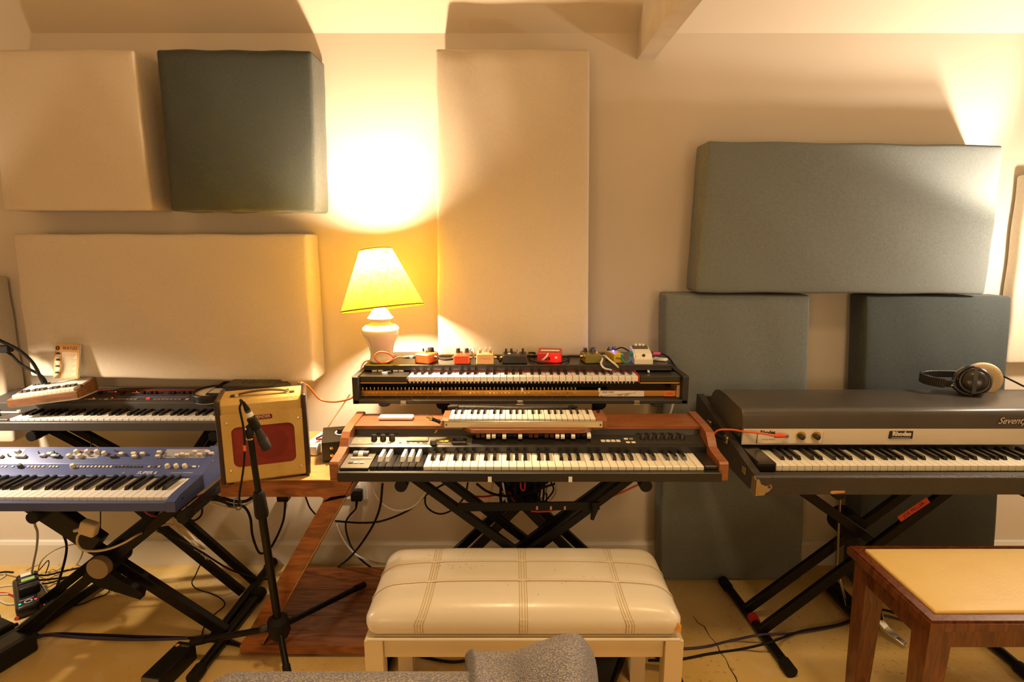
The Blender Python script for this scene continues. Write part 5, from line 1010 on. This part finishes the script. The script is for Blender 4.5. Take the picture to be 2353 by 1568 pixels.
disc(c2_, n2, [(.030, -.016), (.056, -.014), (.062, -.026), (.060, -.040), (.046, -.046), (.030, -.040)], 'ear_pad', M_pad, hpn)
# yokes and headband
yk = MB()
for s in (-1, 1):
    yk.tube(spline([c1_ + yy * .050 * s - xx * 0 + nn * .0, c1_ + yy * .045 * s + Vector((-.03, .004, 0)), c1_ + yy * .022 * s + Vector((-.058, .008, -.004)), c1_ + Vector((-.068, .010, -.010))], 6), [.006] * 19, 8)
yk.build('yoke', M_cup, hpn, 180)
hbp = spline([c1_ + Vector((-.060, .008, -.012)), c1_ + Vector((-.085, .012, -.012)), c1_ + Vector((-.115, .03, -.010)), c1_ + Vector((-.125, .07, -.010)), c1_ + Vector((-.105, .115, -.010)), c1_ + Vector((-.05, .135, -.006)), c2_ + Vector((.0, .03, 0))], 6)
hb2 = MB()
for i in range(len(hbp) - 1): hb2.bar(hbp[i], hbp[i + 1] + (hbp[i + 1] - hbp[i]) * .2, .034 if 6 < i < 26 else .026, .008, (hbp[i + 1] - hbp[i]).cross(Vector((0, 0, 1))), .002)
hb2.build('headband', mat('black_leatherette', (.016, .012, .010), .4), hpn)
MB().cyl(hbp[5] + Vector((.006, -.006, -.004)), hbp[5] + Vector((.006, -.010, -.004)), .003, n=10).build('rivet', M_chrome, hpn)
cable('thin black headphone lead running off to the right', M_rub, [c2_ + Vector((.058, .0, .008)), c2_ + Vector((.08, -.005, .004)), c2_ + Vector((.11, -.02, -.012)), c2_ + Vector((.16, -.03, -.035)), c2_ + Vector((.22, -.03, -.038))], .0032)
# ------------------------------------------------------------------ stage piano stand and pedal
rs = thing('keyboard_stand', 'black X-frame stand under the stage piano', 'keyboard stand', (1.3, 1.9, 0))
for (ua, va, ub, vb, y) in ((1717, 1399, 2081, 1132, 1.98), (1751, 1447, 2174, 1132, 1.86)):
    pa, pb = PY(ua, va, y), PY(ub, vb, y); o = xbar(rs, ext(pa, pb, .685), ext(pa, pb, .04), .036, .022)
    if y == 1.86: J0, J1 = PY(2066, 1194, 1.846), PY(2133, 1149, 1.846)
pa, pb = PY(1851, 1134, 1.92), PY(2007, 1245, 1.92); xbar(rs, ext(pa, pb, .685), ext(pa, pb, .04), .034, .022)
lt = MB().bar(J0, J1, .024, .0015, (0, 1, 0), 0).build('red_label', mat('red_label_paper', (.62, .07, .02), .7), rs)
ang = math.degrees(math.atan2(J1.z - J0.z, J1.x - J0.x)); text('label_writing', 'JOE MILLER', .017, (J0 + J1) / 2 + Vector((0, -.0012, 0)), M_ink, lt, (90, -ang, 0), .0001)
q = PY(1951, 1206, 1.97); MB().cyl((q.x, 1.95, q.z), (q.x, 2.03, q.z), .05, n=28).build('clutch_disc', M_rub, rs, 40)
xfoot(rs, PZ(1818, 1544, .021), PZ(1662, 1336, .021)); xfoot(rs, (1.72, 1.66, .021), (1.72, 2.2, .021))
q = PZ(1731, 1422, .03); MB().cyl(q + Vector((0, .012, 0)), q - Vector((0, .02, 0)), .0185, n=14).build('red_tape', M_red, rs, 40)
arm(rs, 1.02, .668, 1.66, 2.12); arm(rs, 1.62, .668, 1.66, 2.12)
sp_ = thing('sustain_pedal', 'black tubular sustain pedal with a steel tread under the stage piano', 'pedal', (1.34, 2.0, 0))
MB().cyl((1.326, 2.17, .032), (1.326, 1.885, .032), .031, n=20).build('body', M_steel, sp_, 40)
MB().cyl((1.326, 1.888, .032), (1.326, 1.880, .032), .033, n=20).build('end_cap', M_rub, sp_, 40)
tp = [PZ(2018, 1408, .075), PZ(2020, 1425, .062), PZ(2035, 1443, .045), PZ(2060, 1465, .030), PZ(2078, 1480, .022)]
tr_ = MB()
for i in range(4): tr_.bar(tp[i], tp[i + 1] + (tp[i + 1] - tp[i]) * .12, .034 - .005 * abs(i - 1), .006, (0, 0, 1), .0015)
tr_.build('steel_tread', M_chrome, sp_)
MB().cyl(PY(1931, 1130, 1.95), PY(1923, 1306, 1.95), .0045, n=10).build('push_rod', MATS['aged_nickel'], sp_, 40)
MB().cyl(PY(1923, 1306, 1.95), (1.30, 1.99, .05), .0045, n=10).build('linkage', M_chrome, sp_, 40)
# ------------------------------------------------------------------ white padded bench
bn = thing('piano_bench', 'white padded piano bench with stitched straps in the foreground', 'bench', (.03, 1.53, 0))
M_lea = mat('white_vinyl', (.80, .73, .60), .30, var=(5, (.76, .68, .54), .3), bump=(60, .08), coat=.12)
M_bw = mat('cream_paint', (.76, .62, .38), .4, bump=(70, .05), var=(5, (.70, .56, .33), .3))
BC = Vector((.031, 1.530, .4405)); BS = (.856, .345, .097)
def bwarp(q):
    a, b = q.x / (BS[0] / 2), q.y / (BS[1] / 2); z = q.z
    if z > 0: k = (1 - abs(a) ** 3.2) * (1 - abs(b) ** 3); z = z * (.62 + .38 * max(k, 0) ** .5) + .004 * max(k, 0)
    puff = 0
    for sx in (-.28, 0, .285): puff -= .0025 * math.exp(-((q.x - sx) / .010) ** 2)
    for sy in (-.055, .055): puff -= .002 * math.exp(-((q.y - sy) / .008) ** 2)
    sc2 = 1 - .10 * max(0, z / .05) * (1 if z > 0 else 0)
    return Vector((q.x * (1 - .075 * max(0, z) / .05), q.y * (1 - .10 * max(0, z) / .05), z + (puff if q.z > .02 else 0)))
MB().rbox(BS, .036, (40, 24, 2), Matrix.Translation(BC), bwarp).build('seat_cushion', M_lea, bn, 180)
def onseat(x, y, off=.0015, z=None):
    """point of the cushion surface for a point of the enclosing box"""
    hs = [BS[0] / 2, BS[1] / 2, BS[2] / 2]; r = .036; p = Vector((x, y, hs[2] if z is None else z))
    inn_ = Vector([max(-(hs[i] - r), min(hs[i] - r, p[i])) for i in range(3)]); d_ = (p - inn_).normalized(); q = inn_ + d_ * r
    return bwarp(q) + BC + d_ * off
def seatpath(fix, axis):
    h_ = BS[1] / 2 if axis == 'y' else BS[0] / 2; zs = [BS[2] / 2 - .082 * k / 10 for k in range(11)]
    ts = [-h_ + 2 * h_ * i / 48 for i in range(1, 48)]
    P = lambda t_, z=None: onseat(fix, t_, .0015, z) if axis == 'y' else onseat(t_, fix, .0015, z)
    return [P(-h_, z) for z in zs[::-1]] + [P(t_) for t_ in ts] + [P(h_, z) for z in zs]
def ribbon(pts, w_, side, th=.0012):
    mb = MB(); side = Vector(side)
    for i in range(len(pts) - 1):
        a, b = pts[i], pts[i + 1]; up_ = (b - a).cross(side).normalized() * th
        mb.add([a - side * w_, a + side * w_, b + side * w_, b - side * w_, a - side * w_ + up_, a + side * w_ + up_, b + side * w_ + up_, b - side * w_ + up_], [(0, 1, 2, 3), (4, 5, 6, 7), (0, 3, 7, 4), (1, 2, 6, 5)])
    return mb
M_strap = mat('vinyl_strap', (.76, .67, .50), .35); M_st = mat('stitching', (.45, .33, .17), .8)
for x in (-.28, 0, .285):
    st_ = ribbon(seatpath(x, 'y'), .011, (1, 0, 0)).build('stitched_strap', M_strap, bn)
    sm = MB()
    for dx in (-.0105, -.004, .004, .0105): sm.tube([q + Vector((dx, 0, 0)) for q in seatpath(x, 'y')], .0008, 5)
    tag(sm.build('stitch_lines', M_st, st_), kind='stuff')
for y in (-.058, .052):
    st_ = ribbon(seatpath(y, 'x'), .0045, (0, 1, 0)).build('stitched_seam', M_strap, bn)
    sm = MB()
    for dy in (-.0048, .0045): sm.tube([q + Vector((0, dy, .0004)) for q in seatpath(y, 'x')], .0009, 5)
    tag(sm.build('stitch_lines', M_st, st_), kind='stuff')
MB().tube([BC + Vector(q) for q in ((-.42, -.172, -.046), (.42, -.172, -.046))], .004, 8).build('piping', M_lea, bn)
q = BC + Vector((.418, -.160, -.012)); MB().prism([(q.x - .012, q.z - .012), (q.x - .004, q.z + .012), (q.x + .004, q.z + .004), (q.x + .003, q.z - .014)], q.y - .012, q.y + .006, 'y').build('torn_foam', mat('exposed_foam', (.75, .40, .06), .9, bump=(90, .8)), bn)
# scuffs
sf = MB(); rnd = random.Random(11)
for cx3, cy3, n_, sp2 in ((-.23, .02, 14, .03), (-.33, .085, 6, .03), (-.20, .10, 5, .02), (.14, -.02, 5, .05), (-.02, .03, 4, .08), (.22, .03, 5, .08), (.05, -.09, 4, .06)):
    for k in range(n_):
        x, y = cx3 + rnd.gauss(0, sp2), cy3 + rnd.gauss(0, sp2 * .4); a = onseat(x, y, .0006); L_ = rnd.uniform(.001, .0035); b = onseat(x + L_, y + rnd.uniform(-.003, .003), .0006); sf.tube([a, b], .0006, 4)
tag(sf.build('scuff_marks', mat('brown_scuff', (.20, .12, .05), .8), bn), kind='stuff')
fx0, fx1, fy0, fy1 = -.372, .436, 1.378, 1.682
for x, y in ((fx0, fy0), (fx1, fy0), (fx0 + .02, fy1), (fx1 - .02, fy1)):
    MB().add([], []).prism([(x - .024, y - .024), (x + .024, y - .024), (x + .024, y + .024), (x - .024, y + .024)], 0, .392, 'z').build('leg', M_bw, bn)
box('apron', M_bw, bn, (fx0 + .024, fy0 - .012, .333), (fx1 - .024, fy0 + .008, .392), .002); box('apron', M_bw, bn, (fx0 + .04, fy1 - .008, .333), (fx1 - .04, fy1 + .012, .392), .002)
for x in (fx0, fx1): box('apron', M_bw, bn, (x - .01, fy0 + .024, .333), (x + .01, fy1 - .024, .392), .002)
box('seat_board', M_bw, bn, (BC.x - .405, BC.y - .16, .3915), (BC.x + .405, BC.y + .16, .398), .001)
# ------------------------------------------------------------------ brown stool bench at the right
so = thing('piano_stool', 'dark wooden stool with a worn yellow pad at the lower right', 'stool', (1.35, 1.4, 0))
SX0, SX1, SY0, SY1, SZ = 1.004, 1.80, 1.219, 1.566, .55
fr_ = .038
for nm, pts in (('front_rail', [(SX0, SY0), (SX1, SY0), (SX1 - fr_, SY0 + fr_), (SX0 + fr_, SY0 + fr_)]), ('back_rail', [(SX0, SY1), (SX1, SY1), (SX1 - fr_, SY1 - fr_), (SX0 + fr_, SY1 - fr_)]), ('side_rail', [(SX0, SY0), (SX0, SY1), (SX0 + fr_, SY1 - fr_), (SX0 + fr_, SY0 + fr_)]), ('side_rail', [(SX1, SY0), (SX1, SY1), (SX1 - fr_, SY1 - fr_), (SX1 - fr_, SY0 + fr_)])):
    MB().prism(pts, SZ - .026, SZ - .006, 'z').build(nm, M_stool, so)
    c_ = Vector((sum(p[0] for p in pts) / 4, sum(p[1] for p in pts) / 4)); inn2 = [(p[0] + ((SX0 + SX1) / 2 - p[0]) * .012 * (1), p[1] + ((SY0 + SY1) / 2 - p[1]) * .03) for p in pts]
    MB().prism(inn2, SZ - .006, SZ, 'z').build(nm, M_stool, so)
MB().rbox((SX1 - SX0 - .062, SY1 - SY0 - .062, .02), .006, (10, 8, 1), Matrix.Translation(((SX0 + SX1) / 2, (SY0 + SY1) / 2, SZ - .003)), lambda q: Vector((q.x, q.y, q.z + (.006 * (1 - (q.x / .37) ** 2) * (1 - (q.y / .15) ** 2) if q.z > 0 else 0)))).build('seat_pad', mat('worn_yellow_vinyl', (.64, .44, .13), .5, var=(6, (.70, .50, .18), .25), bump=(120, .12)), so, 180)
for x, y in ((SX0 + .045, SY0 + .05), (SX1 - .045, SY0 + .05), (SX0 + .045, SY1 - .05), (SX1 - .045, SY1 - .05)):
    t0, t1 = .030, .020
    l_ = MB().add([(x - t1, y - t1, 0), (x + t1, y - t1, 0), (x + t1, y + t1, 0), (x - t1, y + t1, 0), (x - t0, y - t0, SZ - .026), (x + t0, y - t0, SZ - .026), (x + t0, y + t0, SZ - .026), (x - t0, y + t0, SZ - .026)], [(0, 3, 2, 1), (4, 5, 6, 7), (0, 1, 5, 4), (1, 2, 6, 5), (2, 3, 7, 6), (3, 0, 4, 7)]).build('leg', M_stool, so)
for a, b in (((SX0 + .07, SY0 + .032), (SX1 - .07, SY0 + .050)), ((SX0 + .07, SY1 - .050), (SX1 - .07, SY1 - .032)), ((SX0 + .028, SY0 + .075), (SX0 + .046, SY1 - .075)), ((SX1 - .046, SY0 + .075), (SX1 - .028, SY1 - .075))): box('apron', M_stool, so, (a[0], a[1], SZ - .095), (b[0], b[1], SZ - .026), .002)
# ------------------------------------------------------------------ sofa back and throw in the very foreground
sf_ = thing('sofa', 'grey-blue knitted sofa back along the bottom edge', 'sofa', (-.05, .58, 0))
MB().rbox((.60, .24, .82), .045, (20, 8, 10), Matrix.Translation((-.16, .655, .409))).build('back_rest', M_sofa, sf_, 180)
MB().rbox((.60, .55, .38), .05, (12, 10, 6), Matrix.Translation((-.16, .255, .22))).build('seat_cushion', M_sofa, sf_, 180)
prof = [(1052, 1580), (1064, 1556), (1076, 1540), (1088, 1534), (1100, 1541), (1122, 1549), (1150, 1551), (1180, 1553), (1200, 1545), (1222, 1524), (1250, 1507), (1285, 1492), (1315, 1483), (1332, 1482), (1346, 1492), (1356, 1520), (1362, 1560), (1368, 1600)]
prof = [PY(u, v, .73) for u, v in prof]
th = MB(); ny = 14; rows = []
for j in range(ny):
    t_ = j / (ny - 1); y = .60 + .22 * t_; k = max(0, 1 - abs((y - .73) / (.13 if y < .73 else .085)) ** 2.2) ** .55
    rows.append([Vector((p.x + .012 * math.sin(3 * t_ + i * .3), y, .795 + (p.z - .795) * k + (-.004 + .003 * math.sin(i * 1.3 + j)) * (k < .98))) for i, p in enumerate(prof)])
nx = len(prof); vs = [q for r_ in rows for q in r_]; base = [Vector((q.x, q.y, .77)) for q in vs]
fcs = [(j * nx + i, j * nx + i + 1, (j + 1) * nx + i + 1, (j + 1) * nx + i) for j in range(ny - 1) for i in range(nx - 1)]
fcs += [tuple(a + len(vs) for a in f_[::-1]) for f_ in fcs]
edge = [j * nx for j in range(ny)] + [(ny - 1) * nx + i for i in range(1, nx)] + [j * nx + nx - 1 for j in range(ny - 2, -1, -1)] + [i for i in range(nx - 2, 0, -1)]
fcs += [(edge[i], edge[(i + 1) % len(edge)], edge[(i + 1) % len(edge)] + len(vs), edge[i] + len(vs)) for i in range(len(edge))]
th.add(vs + base, fcs); tb = th.top('knitted_throw', M_sofa, 'bunched grey-blue knitted throw on the sofa back', 'throw', None, 180)
sm_ = tb.modifiers.new('smooth', 'SUBSURF'); sm_.levels = 2; sm_.render_levels = 2
# ------------------------------------------------------------------ things on the floor
ex = thing('expression_pedal', 'black and chrome expression pedal under the white bench', 'pedal', PZ(1392, 1545, 0), (0, 0, -.45))
MB().prism([(-.11, 0), (-.11, .018), (.10, .05), (.11, .045), (.11, 0)], -.045, .045).build('base', M_black, ex, None, True)
MB().prism([(-.10, .024), (-.10, .030), (.09, .062), (.095, .056)], -.034, .034).build('treadle', mat('dark_tread', (.05, .045, .04), .3), ex, None, True)
MB().tube([(-.034, -.10, .03), (.034, -.10, .03)], .004, 8).build('chrome_lip', M_chrome, ex, 40, True)
gb = thing('mains_brick', 'black box with an orange badge and a white plug on the floor at the left', 'power supply', (-1.152, 1.69, 0), (0, 0, -.16))
MB().box((-.034, -.085, 0), (.034, .085, .062), .004).build('case', M_black, gb, None, True)
MB().cyl((-.02, .062, .062), (-.02, .062, .0626), .007, n=18).build('orange_badge', mat('orange_print', (.75, .33, .04), .5), gb, None, True)
text('badge_lettering', 'M', .008, (-.02, .062, .0628), M_paper, gb, (0, 0, 0), .0001, local=True); text('brand_lettering', 'GEAR', .013, (.008, .062, .0628), mat('dim_print', (.30, .26, .2), .6), gb, (0, 0, 0), .0001, local=True)
box('socket_face', mat('grey_face', (.16, .14, .11), .5), gb, (-.032, -.0875, .004), (.032, -.085, .06), .001, True)
MB().tube([(0, -.088, .036), (-.002, -.11, .032), (-.008, -.15, .02)], [.012, .013, .011], 4).build('white_plug', M_white, gb, 30, True)
b2_ = thing('mains_brick', 'long black power brick at the left edge with a violet lead', 'power supply', (-1.80, 1.665, 0), (0, 0, -.32))
MB().box((-.055, -.17, 0), (.055, .17, .068), .006).build('case', M_black, b2_, None, True)
box('top_recess', M_dark, b2_, (-.03, .06, .068), (.03, .15, .0685), 0, True); MB().cyl((.0, .17, .03), (.0, .20, .03), .011, .007, 12).build('lead_exit', M_rub, b2_, 40, True)
b3_ = thing('mains_brick', 'small black box behind the power brick at the left edge', 'power supply', (-1.915, 1.815, 0), (0, 0, -.4)); MB().box((-.05, -.09, 0), (.05, .09, .06), .006).build('case', M_black, b3_, None, True); MB().cyl((.02, .09, .03), (.02, .11, .03), .009, .006, 12).build('lead_exit', M_rub, b3_, 40, True)
q = PZ(0, 1412, .03); MB().rbox((.06, .05, .055), .022, (2, 2, 2), Matrix.Translation((-1.975, 1.93, .0285))).top('adapter_block', M_black, 'rounded black adapter at the left edge of the floor', 'adapter', None, 180)
pw_ = thing('power_strip', 'black power strip with three plugged adapters on the floor at the left', 'power strip', (-1.975, 2.09, 0), (0, 0, math.radians(43)))
MB().rbox((.075, .27, .048), .014, (4, 8, 2), Matrix.Translation((0, 0, .0245))).build('body', mat('strip_black', (.020, .018, .016), .35), pw_, 180, True)
for k, y in enumerate((.055, .010, -.040)):
    ad_ = MB().rbox((.070, .040, .042), .010, (2, 2, 2), Matrix.Translation((.012, y, .066))).build('plugged_adapter', M_black, pw_, 60, True)
    if k < 2: box('paper_tag', M_paper if k == 0 else mat('green_tag', (.35, .55, .16), .6), ad_, (-.008, y - .014, .0872), (.034, y + .012, .0882), 0, True)
box('label_print', MATS['dim_print'], pw_, (-.022, -.085, .0486), (.022, -.079, .0490), 0, True)
MB().lathe([(.010, 0), (.013, 0), (.013, .0006), (.010, .0006)], 20, Matrix.Translation((.004, -.102, .0486)), True).build('ring_print', M_paper, pw_, None, True)
MB().cyl((-.022, -.108, .048), (-.022, -.108, .0495), .004, n=10).build('green_light', M_led_g, pw_, None, True); MB().cyl((.026, -.104, .048), (.026, -.104, .0495), .0045, n=10).build('red_light', mat('dim_red_led', (.7, .02, .02), .4, emit=((1, .05, .04), 2)), pw_, None, True)
def F_(u, v, z=.005): return PZ(u, v, z)
floor_cables = [
 ('black lead running along the floor from the power brick to the bench', M_rub, [F_(70, 1464), F_(130, 1457), F_(210, 1459), F_(330, 1464), F_(420, 1466), F_(470, 1471), F_(530, 1480), F_(575, 1490), F_(640, 1496), F_(720, 1496), F_(800, 1495), F_(860, 1491), F_(930, 1500), F_(980, 1512), F_(1040, 1522), F_(1100, 1514)], .0048),
 ('violet lead running beside the black one to the bench', M_purple, [F_(78, 1468), F_(110, 1459), F_(160, 1463), F_(250, 1469), F_(340, 1470), F_(430, 1467), F_(500, 1460), F_(540, 1476), F_(590, 1494), F_(650, 1501), F_(730, 1502), F_(800, 1497), F_(870, 1490), F_(960, 1497)], .0048),
 ('violet lead crossing the floor from the bench to the stool', M_purple, [F_(1490, 1493), F_(1560, 1492), F_(1620, 1487), F_(1680, 1473), F_(1750, 1459, .045), F_(1800, 1458, .02), F_(1870, 1450), F_(1930, 1438), F_(1985, 1420), F_(2030, 1415), F_(2080, 1428)], .0042),
 ('black lead crossing over the violet one by the stool', M_rub, [F_(1490, 1518), F_(1560, 1516), F_(1630, 1503), F_(1700, 1493), F_(1765, 1478, .045), F_(1810, 1462, .018), F_(1850, 1449, .015), F_(1930, 1435, .014), F_(1990, 1410, .014), F_(2030, 1402), F_(2080, 1418)], .0042),
 ('thin black lead looping down from the left rear stand to the floor', M_rub, [PY(461, 1297, 2.12), PY(448, 1325, 2.1), F_(441, 1340, .03), F_(452, 1354), F_(485, 1365), F_(510, 1378), F_(515, 1393), F_(490, 1415), F_(470, 1440), F_(463, 1464)], .0024),
 ('white lead hanging from the blue synth to the power strip', M_grey_c, [PY(82, 1180, 1.95), PY(80, 1205, 2.0), PY(86, 1225, 2.05), PY(84, 1260, 2.1), PY(76, 1300, 2.12), F_(75, 1322, .08), F_(95, 1345, .06), F_(112, 1368, .02), F_(124, 1380)], .0042),
 ('thick black lead dropping past the power strip', M_rub, [PY(130, 1208, 1.96), PY(148, 1235, 2.0), PY(153, 1262, 2.05), PY(146, 1300, 2.05), F_(132, 1345, .03), F_(118, 1370, .01), F_(105, 1392)], .0045),
 ('black lead from the power strip towards the left stand', M_rub, [F_(80, 1322, .05), F_(110, 1322, .02), F_(150, 1312), F_(200, 1302), F_(240, 1293)], .004),
 ('second black lead from the power strip along the floor', M_rub, [F_(90, 1334, .05), F_(130, 1330, .02), F_(180, 1322), F_(215, 1308), F_(245, 1298)], .0042),
 ('third black lead from the power strip with a fat plug', M_rub, [F_(92, 1343, .05), F_(115, 1340, .03), F_(150, 1330), F_(200, 1320), F_(235, 1312)], .0036),
 ('ochre lead curling loosely behind the power strip', M_ivory_c, [F_(60, 1310), F_(80, 1300), F_(115, 1293), F_(140, 1300), F_(132, 1310), F_(110, 1315)], .0024),
 ('ochre lead rising in a loop to the left stand clutch', M_ivory_c, [F_(85, 1322), PY(95, 1290, 2.15), PY(120, 1268, 2.1), PY(150, 1256, 2.05), PY(178, 1252, 2.0), PY(190, 1268, 1.98), F_(178, 1295, .02), F_(160, 1310)], .0028),
 ('thin black lead bent over like a hairpin behind the power strip', M_rub, [F_(78, 1324, .02), F_(95, 1305, .03), PY(110, 1289, 2.22), F_(112, 1298, .03), F_(105, 1318, .02)], .0022),
 ('white lead entering at the left edge towards the power strip', M_white_c, [F_(-20, 1337), F_(5, 1328), F_(14, 1319)], .004),
 ('white lead beside the red and white one at the left edge', M_white_c, [F_(-20, 1352), F_(10, 1347), F_(32, 1345)], .004),
 ('white lead lying behind the red-white lead', M_white_c, [F_(-20, 1367), F_(20, 1366), F_(46, 1366)], .0035),
 ('dark red lead reaching the power strip from the left edge', M_red, [F_(-20, 1364), F_(10, 1364), F_(26, 1368), F_(38, 1375), F_(50, 1380)], .0036),
 ('white lead curving on the floor under the power strip', M_white_c, [F_(-10, 1370), F_(5, 1384), F_(25, 1389), F_(45, 1384), F_(60, 1378)], .0036),
 ('black lead entering at the left edge into the power strip end', M_rub, [F_(-20, 1320), F_(10, 1315, .02), F_(30, 1316, .03)], .004),
 ('red-tipped audio lead by the black boxes at the left', M_red, [F_(75, 1399), F_(58, 1408), F_(48, 1413), F_(40, 1420)], .004),
 ('black lead curling off the left front stand foot', M_rub, [PY(250, 1325, 1.97), F_(257, 1345, .03), F_(245, 1365), F_(215, 1377), F_(190, 1388), F_(140, 1402), F_(80, 1440), F_(62, 1455)], .0024),
 ('thin black lead hanging between the two left synths', M_rub, [PY(208, 1000, 2.1), PY(210, 1010, 2.08), PY(209, 1030, 2.02)], .0022),
 ('thin brown lead hanging below the blue synth', M_rub, [PY(231, 1148, 1.9), PY(231, 1195, 1.95), PY(230, 1230, 2.0), PZ(226, 1300, .004)], .002),
 ('red lead running under the right end of the blue synth', M_red, [PY(325, 1170, 1.9), PY(350, 1186, 1.9), PY(380, 1184, 1.9), PY(420, 1160, 1.92), PY(470, 1135, 1.95), PY(507, 1127, 2.0)], .0034),
 ('black bundle lead running behind the amplifier table', M_rub, [PY(460, 1146, 1.93), PY(500, 1143, 1.93), PY(535, 1152, 1.93), PY(565, 1152, 1.93), PY(590, 1135, 1.95), PY(600, 1125, 1.98)], .006),
 ('second black bundle lead under the amplifier', M_rub, [PY(462, 1148, 1.95), PY(500, 1150, 1.95), PY(530, 1160, 1.95), PY(560, 1165, 1.95), PY(575, 1190, 2.0), PY(580, 1230, 2.1), PY(592, 1265, 2.2), PY(604, 1272, 2.25), PY(625, 1255, 2.28), PY(650, 1200, 2.28), PY(656, 1150, 2.25)], .0048),
 ('cream lead drooping under the amplifier table', M_ivory_c, [PY(470, 1148, 1.97), PY(495, 1160, 1.97), PY(530, 1167, 1.97), PY(560, 1163, 1.97), PY(585, 1148, 1.98)], .0042),
 ('black lead coiling behind the blue synth end', M_rub, [PY(455, 1150, 2.0), PY(464, 1165, 2.0), PY(462, 1185, 2.0), PY(445, 1197, 2.02), PY(432, 1188, 2.02), PY(430, 1165, 2.0)], .004),
 ('thin black lead hanging from a wall plug under the table', M_rub, [PY(700, 1136, 2.2), PY(705, 1150, 2.22), PY(712, 1167, 2.25), PY(724, 1182, 2.28)], .0034),
 ('yellowish lead hanging down the left rear stand', M_ivory_c, [PY(394, 1165, 2.0), PY(396, 1190, 2.02), PY(415, 1225, 2.08), PY(440, 1248, 2.1), PY(465, 1262, 2.12)], .0032),
 ('black lead sagging along the left rear stand to the mic stand', M_rub, [PY(360, 1220, 2.05), PY(440, 1255, 2.06), PY(520, 1305, 2.08), PY(570, 1323, 2.10), PY(615, 1332, 2.0)], .0036),
]
for l_, m_, p_, r_ in floor_cables: cable(l_, m_, p_, r_)
q = PZ(44, 1416, .012); MB().cyl(PZ(38, 1423, .008), PZ(46, 1413, .008), .008, n=12).top('phono_plug', M_orange, 'orange-red phono plug on the floor at the left', 'plug', None, 40)
box_ = thing('plug_adapter', 'black wall adapter plugged in below the Z table', 'adapter', PY(652, 1146, 2.34)); q = PY(652, 1143, 2.33); MB().rbox((.05, .04, .03), .006, (2, 2, 2), Matrix.Translation(q)).build('body', M_black, box_, 50)
